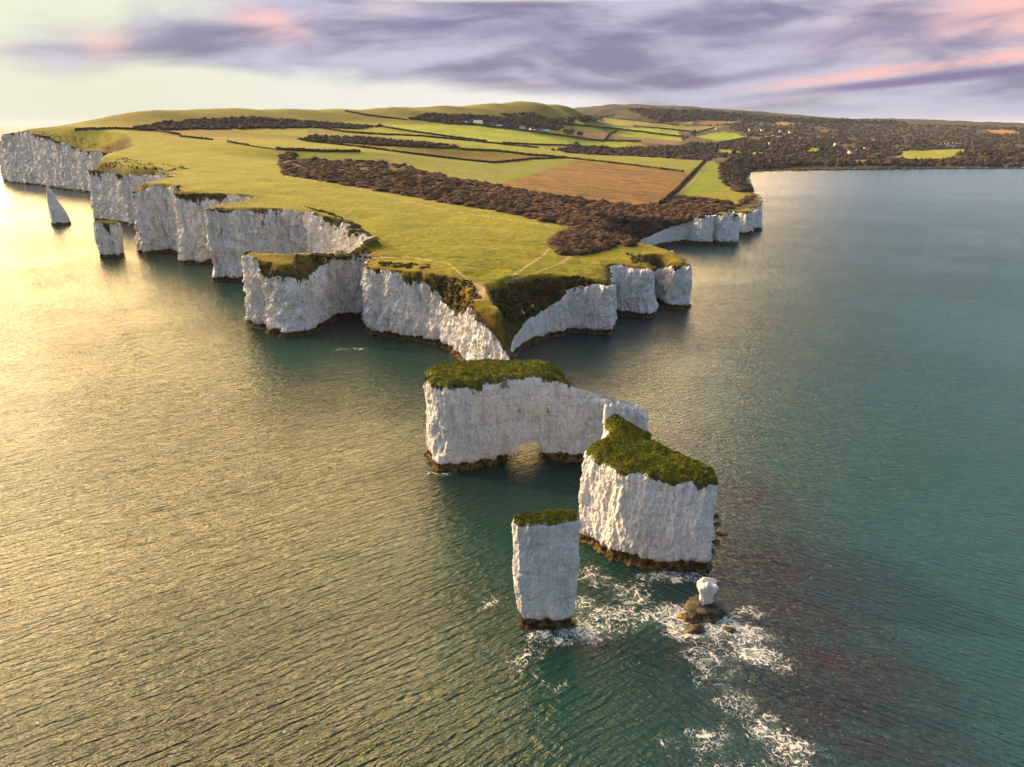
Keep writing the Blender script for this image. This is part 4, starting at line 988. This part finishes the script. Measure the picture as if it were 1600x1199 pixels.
# woods on the downs and round the village, each far-off wood one mass
WOODS = [([(203, 203), (262, 192), (320, 188), (400, 184.5), (480, 190), (560, 196), (600, 198), (560, 201.5), (480, 200), (300, 203), (240, 205)], 900, 6, 9, 'long dark wood lying along the foot of the downs'),
         ([(468, 219), (482, 212), (560, 214), (640, 221), (712, 228), (715, 231.5), (600, 227)], 420, 4, 6.5, 'strip of bare thicket between two pastures'),
         ([(640, 187), (662, 179), (740, 181), (780, 183), (832, 190), (880, 198), (870, 203), (760, 197), (700, 194)], 620, 7, 12, 'dark hanging wood above the farm buildings'),
         ([(780, 178), (832, 177), (860, 186), (930, 181), (962, 180), (930, 189), (880, 193), (840, 196)], 260, 7, 12, 'wood climbing the side of the rounded down'),
         ([(862, 235), (910, 228), (960, 232), (1060, 228), (1110, 234), (1120, 246), (1105, 252), (1000, 245), (900, 241)], 700, 6, 10, 'dark tree belt across the middle of the farmland'),
         ([(1125, 256), (1150, 252), (1220, 256), (1232, 262), (1172, 268), (1160, 285), (1178, 300), (1150, 300), (1130, 285), (1124, 270)], 420, 5, 8, 'dark wood running down to the shore of the bay')]
for poly, n, s0, s1, lab in WOODS: lowmass('woodland', lab, [poly], [n], s0, s1, FARW, seed=int(poly[0][0]), leaf=.11)
BIG = [(1060, 229), (1080, 224), (1120, 224), (1175, 216), (1160, 206), (1130, 203), (1100, 198), (1120, 190), (1200, 190), (1340, 192), (1480, 196), (1600, 200), (1640, 262), (1500, 259), (1330, 259), (1240, 262), (1180, 262), (1120, 250)]
def masked(poly, n):
    A = pts_in(poly, n); return A
FP = [f[0] for f in FIELDS]
A = [p for p in pts_in(BIG, 6400) if not any(inpoly(np.array([p[0]]), np.array([p[1]]), f)[0] for f in FP)]
A = [p for p in A if float(fbm(np.array(p[0] * .02), np.array(p[1] * .12), 1.0, 2)) > -.42]
_pts = pts_in
pts_in = lambda poly, n, j=None: A
lowmass('village_woodland', 'bare winter woodland spread round the village and over the far rise', [BIG], [0], 7, 12, FARW, sub=1, leaves=60, seed=77, leaf=.15)
pts_in = _pts
lowmass('woodland', 'dark heath and plantation over the farthest ridge', [[(985, 172), (1080, 173), (1250, 186), (1400, 190), (1420, 194), (1200, 191), (1100, 188), (1030, 190)]], [900], 12, 24, FARW, sub=1, seed=91, leaf=.12)
CS = foliage('cliff_scrub', (.045, .040, .018), (.095, .070, .034))
lowmass('cliff_scrub', 'coarse brown and green scrub clinging to the slopes above the chalk', [[(766, 456), (800, 444), (860, 433), (905, 432), (950, 444), (885, 458), (850, 488), (803, 505), (790, 500)], [(674, 428), (735, 440), (750, 466), (716, 490), (692, 474)], [(592, 409), (672, 414), (672, 420), (592, 417)], [(450, 402), (500, 398), (580, 400), (575, 408), (500, 405), (470, 414)],
        [(978, 396), (1010, 402), (1010, 412), (990, 414)], [(60, 205), (130, 216), (175, 232), (150, 236), (100, 222), (60, 212)], [(150, 262), (190, 246), (230, 252), (300, 264), (270, 268), (200, 262)], [(330, 328), (352, 325), (350, 331)], [(470, 322), (530, 340), (570, 364), (560, 352), (510, 330)]],
        [420, 260, 90, 110, 60, 160, 200, 20, 120], .5, 1.7, CS, sub=1, leaves=70, seed=33, leaf=.16, sink=.3)
# individual trees standing out of it
TR = [([(1180, 258), (1250, 254), (1330, 253), (1400, 254), (1500, 254), (1600, 250), (1600, 257), (1400, 260), (1330, 258), (1200, 263)], 70, 6, 10, 'the shore of the bay'),
      ([(1130, 230), (1180, 226), (1290, 228), (1400, 232), (1540, 232), (1600, 236), (1600, 246), (1510, 246), (1400, 232), (1280, 246), (1150, 248)], 70, 7, 11, 'the woods behind the bay'),
      ([(868, 236), (900, 229), (960, 234), (1000, 236), (1100, 238), (1105, 246), (1000, 242), (900, 239)], 34, 7, 10, 'the tree belt across the farmland'),
      ([(1060, 213), (1080, 203), (1100, 210), (1070, 222)], 8, 7, 10, 'the small valley between the pastures'), ([(868, 206), (900, 209), (930, 218), (905, 218)], 8, 8, 11, 'the purple ploughed field')]
for poly, n, s0, s1, nm in TR:
    A = [p for p in _pts(poly, n * 2) if not any(inpoly(np.array([p[0]]), np.array([p[1]]), f)[0] for f in FP[-7:])][:n]
    W_ = at(*zip(*A))
    for (px, py), w in zip(A, W_):
        if np.isnan(w[0]): continue
        ev = gg.random() < .35; s_ = gg.uniform(s0, s1) * .8
        o = place(gg.choice(ETREE if ev else HTREE), w[0], w[1], w[2] - .3, s_, gg.uniform(.8, 1.1), gg.uniform(0, 6.28))
        lab = f"{'dark evergreen' if ev else 'bare branching'} tree beside {nm}"
        tag(o, lab, 'tree', f"{'evergreen' if ev else 'bare'} trees of {nm}")

# hedges: each a bumpy ridge following the ground
def hedge(pts, w, h, label, group='hedges between the fields'):
    q = []
    for a, b in zip(pts[:-1], pts[1:]):
        n = max(2, int(math.hypot(b[0] - a[0], b[1] - a[1]) / 2.0))
        for k in range(n): q.append((a[0] + (b[0] - a[0]) * k / n, a[1] + (b[1] - a[1]) * k / n))
    q.append(pts[-1]); r = at(*zip(*q)); r = r[~np.isnan(r[:, 0])]
    if len(r) < 2: return
    out = [r[0]]
    for a, b in zip(r[:-1], r[1:]):
        L = np.linalg.norm((b - a)[:2])
        if L > 600: continue
        n = max(1, int(L / 2.2))
        for k in range(1, n + 1): out.append(a + (b - a) * k / n)
    C = np.array(out); xy = smooth_arr(C[:, :2], 3); d = np.gradient(xy, axis=0); d /= np.maximum(np.linalg.norm(d, axis=1), 1e-6)[:, None]
    nn = np.stack([d[:, 1], -d[:, 0]], 1); gz = ground(xy[:, 0], xy[:, 1])
    pr = [(-1, -.25), (-.95, .45), (-.6, .92), (0, 1.05), (.6, .92), (.95, .45), (1, -.25)]
    V = []
    for k, (a, b) in enumerate(pr):
        j = 1 + fbm(xy[:, 0] * .25 + k, xy[:, 1] * .25, k * 1.0, 3) * .55
        V.append(np.c_[xy + nn * (a * w * j)[:, None], gz + b * h * j])
    V = np.stack(V, 1); n_, m_ = V.shape[:2]
    V = V.reshape(-1, 3); F_ = grid_faces(n_, m_)
    r_ = np.random.default_rng(int(pts[0][0])); nL = n_ * 6; idx = r_.integers(0, len(V), nL); B_ = V[idx] + r_.normal(0, .3, (nL, 3)); a = r_.normal(size=(nL, 3)) * .45; b = r_.normal(size=(nL, 3)) * .45
    L_ = np.stack([B_ - a, B_ + b, B_ + a], 1).reshape(-1, 3)
    o = mesh_obj('hedge', np.concatenate([V, L_]), [F_, np.arange(nL * 3).reshape(-1, 3) + len(V)], HEDGE, smooth=False)
    tag(o, label, 'hedge', group)
HG_ = [([(118, 203.5), (170, 202), (232, 202.5), (282, 211.5)], 1.6, 3, 'thin hedge near the far cliff, left of the long dark wood'), ([(282, 214), (332, 219)], 1.4, 2.4, 'short broken hedge in the open turf below the long wood, upper piece'),
       ([(356, 222.5), (388, 228)], 1.4, 2.4, 'short broken hedge in the open turf, lower piece'), ([(388, 228), (430, 234)], .6, 1.0, 'very thin hedge trailing to the corner of the scrub belt'),
       ([(432, 234), (500, 237.5), (562, 237.5)], 2.2, 3.2, 'dark hedge running right from the corner of the scrub belt'), ([(478, 221), (560, 230), (620, 238), (720, 250), (772, 255)], 1.8, 2.8, 'long diagonal hedge crossing the middle pastures'),
       ([(772, 255), (830, 249), (885, 247.5), (905, 249.5), (990, 259), (1068, 269)], 2.0, 2.8, 'hedge along the top of the rough brown field'), ([(470, 219.5), (600, 228), (700, 232.5), (718, 232)], 1.8, 3, 'dark hedge edging the strip of thicket'),
       ([(496, 200), (540, 207), (600, 211), (660, 213.5), (720, 219), (842, 232)], 1.9, 3.2, 'winding hedge between green pastures below the long wood'), ([(592, 198), (650, 207), (720, 216.5), (760, 221)], 2.2, 3.2, 'upper hedge of the bright green pasture'),
       ([(785, 224), (840, 227), (900, 228)], 2.2, 3.2, 'hedge at the foot of the brightest pasture'), ([(540, 174), (570, 180), (620, 186), (636, 188)], 2.6, 3, 'dark hedge slanting down the top of the downs'),
       ([(720, 234), (780, 237), (830, 243), (886, 247)], 2.2, 3.2, 'hedge dropping to the brown field corner'), ([(700, 192.5), (760, 198), (820, 204.5), (880, 213), (930, 220), (1002, 221.5)], 2.6, 4, 'tree lined hedge below the farm buildings'),
       ([(858, 194), (900, 196), (960, 202), (1062, 214)], 3.4, 5, 'hedge between the two bright strips on the valley side'), ([(944, 220), (952, 211), (964, 204)], 3.0, 4, 'short hedge dividing the ploughed field'), ([(940, 183), (1000, 190), (1060, 196)], 3.2, 4, 'hedge along the foot of the far rounded down'),
       ([(990, 198), (1040, 202), (1078, 206)], 4.0, 5, 'hedge across the pale pasture in the valley'), ([(1122, 224), (1170, 215)], 3.0, 4, 'hedge below the bright triangular pasture'), ([(1032, 320), (1058, 298), (1078, 276), (1102, 252)], 2.4, 3.2, 'thick hedge beside the straight farm track'),
       ([(1120, 199), (1090, 207), (1080, 212)], 3.0, 4, 'short hedge above the bright triangular pasture')]
for a in HG_: hedge(*a)

# ------------------------------------------------------------------ houses
def pm(name, c, r=.8):
    return simple(name, tuple(v * .82 for v in c), c, .6, r, .2, bd=.02)
WALLS = {'white': pm('white_render', (.78, .76, .70)), 'cream': pm('cream_render', (.66, .58, .42)), 'brick': pm('red_brick', (.33, .13, .07)), 'stone': pm('grey_stone', (.40, .37, .32))}
ROOFS = {'slate': pm('slate', (.09, .095, .11)), 'red tiled': pm('red_tile', (.34, .12, .06)), 'pale metal': pm('metal_roof', (.50, .52, .54), .45)}
gm, gt = mat('window_glass'); gt.bsdf((.03, .035, .045), .1, None, .6)
fm_, ft = mat('painted_frame'); ft.bsdf((.7, .7, .68), .5)
def boxarr(x0, x1, y0, y1, z0, z1):
    V = np.array([(x, y, z) for x in (x0, x1) for y in (y0, y1) for z in (z0, z1)])
    return V, np.array([(0, 1, 3, 2), (4, 6, 7, 5), (0, 4, 5, 1), (2, 3, 7, 6), (0, 2, 6, 4), (1, 5, 7, 3)])
def house(px, py, w, d, h, wall, roof, rz, label, group):
    r = at(px, py)[0]
    if np.isnan(r[0]): return
    z = float(r[2]) - .3
    root = empty('barn' if group == 'farm buildings' else 'house', (r[0], r[1], z), rz); tag(root, label, 'barn' if group == 'farm buildings' else 'house', group)
    rh = d * .42
    V = np.array([(-w / 2, -d / 2, -1), (w / 2, -d / 2, -1), (w / 2, d / 2, -1), (-w / 2, d / 2, -1), (-w / 2, -d / 2, h), (w / 2, -d / 2, h), (w / 2, d / 2, h), (-w / 2, d / 2, h), (-w / 2, 0, h + rh), (w / 2, 0, h + rh)])
    mesh_obj('wall', V, [np.array([(0, 1, 5, 4), (2, 3, 7, 6), (0, 3, 2, 1)]), np.array([(1, 2, 6), (3, 0, 4), (1, 6, 5), (3, 4, 7), (5, 6, 9), (7, 4, 8)])], WALLS[wall], root, smooth=False)
    e, th = .5, .25; s_ = rh / (d / 2)
    def slab(sg):
        y0, y1 = sg * (d / 2 + e), 0
        z0, z1 = h - e * s_ + .06, h + rh + .06
        A = [(-w / 2 - e, y0, z0), (w / 2 + e, y0, z0), (w / 2 + e, y1, z1), (-w / 2 - e, y1, z1)]
        return A + [(a, b, c + th) for a, b, c in A]
    A, B = slab(-1), slab(1)
    q = np.array([(0, 1, 5, 4), (1, 2, 6, 5), (3, 0, 4, 7), (4, 5, 6, 7), (0, 3, 2, 1)])
    ro = mesh_obj('roof', np.array(A + B), np.concatenate([q, q + 8]), ROOFS[roof], root, smooth=False)
    if roof != 'pale metal':
        V, F_ = boxarr(w * .3, w * .3 + 1.2, -.6, .6, h + rh * .6, h + rh + 1.5); mesh_obj('chimney', V, F_, WALLS['brick'], ro, smooth=False)
    k = max(2, int(w / 4))
    for i in range(k):
        for fl in range(1 if h < 4.5 else 2):
            x = -w / 2 + w * (i + .5) / k; zz = 1.0 + fl * 2.7
            V, F_ = boxarr(x - .6, x + .6, -d / 2 - .06, -d / 2 + .02, zz, zz + 1.3)
            f = mesh_obj('window', V, F_, fm_, root, smooth=False)
            V, F_ = boxarr(x - .48, x + .48, -d / 2 - .09, -d / 2 - .062, zz + .12, zz + 1.18); mesh_obj('pane', V, F_, gm, f, smooth=False)
HS = [(727, 193.5, 12, 8, 4, 'stone', 'pale metal', .2, 'small grey barn at the left end of the farm row'), (747, 195.5, 26, 16, 6, 'white', 'pale metal', -.2, 'largest pale barn of the farm row below the downs'), (768, 197.5, 20, 12, 5, 'stone', 'slate', 0, 'dark roofed farm building right of the largest barn'),
      (780, 199.5, 16, 10, 4, 'white', 'pale metal', .1, 'low pale shed in the middle of the farm row'), (792, 200.5, 10, 8, 4, 'brick', 'slate', .3, 'small brick shed in the middle of the farm row'), (816, 202.5, 16, 10, 6, 'white', 'slate', -.5, 'white gabled building in the right half of the farm row'),
      (832, 205, 18, 12, 6, 'white', 'slate', .6, 'bright white gabled farmhouse in the right half of the farm row'), (843, 206, 20, 12, 5, 'stone', 'slate', 0, 'grey barn just right of the white farmhouse'), (853, 208, 20, 14, 5, 'stone', 'pale metal', .2, 'pale roofed barn at the right end of the farm row')]
VL = [(1119, 203, 8, 7, 12, 'cream', 'slate', .4, 'tall cream house alone above the bright triangular pasture'), (1171, 205, 11, 9, 9, 'cream', 'slate', .5, 'pale house at the left end of the village'), (1190, 205, 10, 9, 7, 'white', 'slate', .2, 'small white house at the upper left of the village'), (1189, 212, 9, 8, 6, 'cream', 'slate', .2, 'small cream house below the upper left village house'),
      (1200, 215, 18, 9, 6, 'white', 'slate', 0, 'long white house at the lower left of the village row'), (1209, 214, 16, 9, 6, 'white', 'slate', .1, 'white house with slate roof near the middle of the village row'), (1219, 208, 14, 10, 11, 'cream', 'slate', .7, 'tall cream gabled house standing highest in the village'),
      (1217, 216, 16, 9, 5, 'white', 'pale metal', 0, 'low white building in front of the tall cream house'), (1228, 213, 14, 10, 7, 'brick', 'red tiled', -.2, 'brick house left of the large red roof'), (1236, 209, 22, 11, 8, 'white', 'red tiled', .1, 'large white house with the widest red roof in the village'), (1244, 214, 14, 9, 6, 'brick', 'red tiled', .2, 'brick house right of the large red roof'),
      (1252, 217, 14, 9, 6, 'stone', 'slate', 0, 'grey stone house at the right end of the village'), (1203, 226, 10, 8, 6, 'cream', 'red tiled', .2, 'small cream house in the trees below the village'), (1222, 228, 20, 9, 5, 'brick', 'red tiled', .3, 'long low red roofed house in the trees below the village'),
      (1306, 228, 14, 9, 7, 'white', 'red tiled', .4, 'white house with red roof in the trees left of the cream house'), (1328, 242, 12, 9, 9, 'white', 'slate', .5, 'tall white house close to the shore of the bay'), (1326, 238, 10, 8, 6, 'brick', 'red tiled', .2, 'small brick house behind the tall shore house'),
      (1341, 237, 14, 8, 5, 'cream', 'slate', .1, 'low cream cottage between the shore house and the brick gable'), (1352, 234, 10, 8, 6, 'white', 'slate', 0, 'small white cottage left of the red gabled one'), (1358, 236, 12, 9, 7, 'brick', 'red tiled', .5, 'brick gabled house near the small lawn'),
      (1364, 221, 14, 10, 9, 'cream', 'slate', -.6, 'bright cream gable standing alone in the woods'), (1410, 233, 26, 10, 5, 'white', 'slate', 0, 'long low white house at the left of the big lawn')]
for a in HS: house(*a, 'farm buildings')
for a in VL: house(*a, 'village houses')
# the manor: one house of three ranges
mr = at(1484, 231)[0]
root = empty('manor_house', (mr[0], mr[1], mr[2] - .3), .05); tag(root, 'large cream and slate manor with many chimneys above the big lawn', 'manor')
for k, (x, w, h) in enumerate([(-28, 26, 8), (0, 30, 10), (28, 26, 8)]):
    d = 12 + (k == 1) * 3; rh = 5
    V = np.array([(x - w / 2, -d / 2, -1), (x + w / 2, -d / 2, -1), (x + w / 2, d / 2, -1), (x - w / 2, d / 2, -1), (x - w / 2, -d / 2, h), (x + w / 2, -d / 2, h), (x + w / 2, d / 2, h), (x - w / 2, d / 2, h)])
    mesh_obj('wall', V, np.array([(0, 1, 5, 4), (1, 2, 6, 5), (2, 3, 7, 6), (3, 0, 4, 7)]), WALLS['stone' if k != 1 else 'cream'], root, smooth=False)
    V = np.array([(x - w / 2 - .5, -d / 2 - .5, h), (x + w / 2 + .5, -d / 2 - .5, h), (x + w / 2 + .5, d / 2 + .5, h), (x - w / 2 - .5, d / 2 + .5, h), (x - w / 4, 0, h + rh), (x + w / 4, 0, h + rh)])
    ro = mesh_obj('roof', V, [np.array([(0, 1, 5, 4), (2, 3, 4, 5)]), np.array([(1, 2, 5), (3, 0, 4)])], ROOFS['slate'], root, smooth=False)
    for cx in (x - w / 4, x + w / 4):
        V, F_ = boxarr(cx - .9, cx + .9, -.9, .9, h + 2, h + rh + 3.2); mesh_obj('chimney', V, F_, WALLS['cream'], ro, smooth=False)
    for i in range(6):
        for fl in range(2):
            wx_ = x - w / 2 + w * (i + .5) / 6
            V, F_ = boxarr(wx_ - .7, wx_ + .7, -d / 2 - .08, -d / 2 + .02, 1.2 + fl * 3.6, 3.4 + fl * 3.6); f = mesh_obj('window', V, F_, fm_, root, smooth=False)
            V, F_ = boxarr(wx_ - .55, wx_ + .55, -d / 2 - .12, -d / 2 - .082, 1.35 + fl * 3.6, 3.25 + fl * 3.6); mesh_obj('pane', V, F_, gm, f, smooth=False)

# ------------------------------------------------------------------ walkers: skinned figures, a few pixels tall
def person(px, py, shirt, legs, rz, label, stride=.2):
    r = at(px, py)[0]
    if np.isnan(r[0]): return
    root = empty('person', tuple(float(v) for v in r), rz); tag(root, label, 'person')
    J = {'pel': (0, 0, .95, .15), 'wst': (0, 0, 1.12, .13), 'chs': (0, .02, 1.36, .16), 'nck': (0, .02, 1.5, .06), 'hd0': (0, .0, 1.6, .085), 'hd1': (0, .0, 1.72, .08)}
    E_ = [('pel', 'wst'), ('wst', 'chs'), ('chs', 'nck'), ('nck', 'hd0'), ('hd0', 'hd1')]
    for s_, n in ((-1, 'l'), (1, 'r')):
        k = stride * s_
        J.update({n + 'sh': (s_ * .2, .02, 1.42, .065), n + 'el': (s_ * .27, .04 + k * .3, 1.15, .045), n + 'wr': (s_ * .27, -.08 - k * .4, .92, .032), n + 'ha': (s_ * .27, -.12 - k * .45, .84, .04),
                  n + 'hp': (s_ * .1, 0, .9, .1), n + 'kn': (s_ * .11, -.05 - k * .5, .5, .065), n + 'an': (s_ * .11, -k, .09, .045), n + 'to': (s_ * .12, -k - .16, .04, .04)})
        E_ += [('chs', n + 'sh'), (n + 'sh', n + 'el'), (n + 'el', n + 'wr'), (n + 'wr', n + 'ha'), ('pel', n + 'hp'), (n + 'hp', n + 'kn'), (n + 'kn', n + 'an'), (n + 'an', n + 'to')]
    ks = list(J); me = bpy.data.meshes.new('body'); me.from_pydata([J[k][:3] for k in ks], [(ks.index(a), ks.index(b)) for a, b in E_], [])
    o = bpy.data.objects.new('body', me); COL.objects.link(o)
    md = o.modifiers.new('s', 'SKIN'); md.use_smooth_shade = True
    for v, k in zip(me.skin_vertices[0].data, ks): v.radius = (J[k][3],) * 2; v.use_root = (k == 'pel')
    sb = o.modifiers.new('u', 'SUBSURF'); sb.levels = 1; sb.render_levels = 1
    bpy.context.view_layer.update()
    me2 = bpy.data.meshes.new_from_object(o.evaluated_get(bpy.context.evaluated_depsgraph_get())); o.modifiers.clear(); o.data = me2; me2.materials.clear()
    for nm, c in (('skin', (.5, .3, .22)), ('jacket', shirt), ('trousers', legs), ('hair', (.05, .03, .02)), ('boots', (.03, .02, .02))):
        m = bpy.data.materials.get(f'{nm}_{c}') or mat(f'{nm}_{c}')[0]
        if not m.node_tree.nodes: T(m.node_tree).bsdf(c, .8)
        me2.materials.append(m)
    for f in me2.polygons:
        z = f.center.z; x = abs(f.center.x)
        f.material_index = 4 if z < .12 else 2 if (z < .98 and x < .2) else 0 if z < .9 and x > .2 else 1 if z < 1.5 else 3 if (z > 1.68 or f.center.y > .02) else 0
    o.parent = root
person(751.5, 468, (.55, .03, .04), (.02, .03, .12), .3, 'person in red jacket and dark trousers standing on the narrow chalk neck', .1)
person(303, 263, (.03, .03, .04), (.02, .02, .03), 1.2, 'leftmost of three dark clothed walkers on the cliff top turf')
person(307, 263.5, (.10, .05, .04), (.03, .03, .04), 1.4, 'middle of three dark clothed walkers on the cliff top turf')
person(311, 263.5, (.03, .04, .08), (.02, .02, .03), 1.1, 'rightmost of three dark clothed walkers on the cliff top turf')

# ------------------------------------------------------------------ sea air
hm, ht = mat('sea_air')
pv = ht.node('ShaderNodeVolumePrincipled'); pv.inputs['Color'].default_value = (.70, .80, 1.0, 1); pv.inputs['Density'].default_value = .000016; pv.inputs['Anisotropy'].default_value = 0.0
ho = ht.node('ShaderNodeOutputMaterial'); ht.nt.links.new(pv.outputs[0], ho.inputs['Volume'])
V, F_ = boxarr(-63500, 63500, -63500, 63500, -5, 290)
tag(mesh_obj('haze', V, F_, hm, smooth=False), 'thin bluish sea haze over water and hills', None, None, 'stuff')
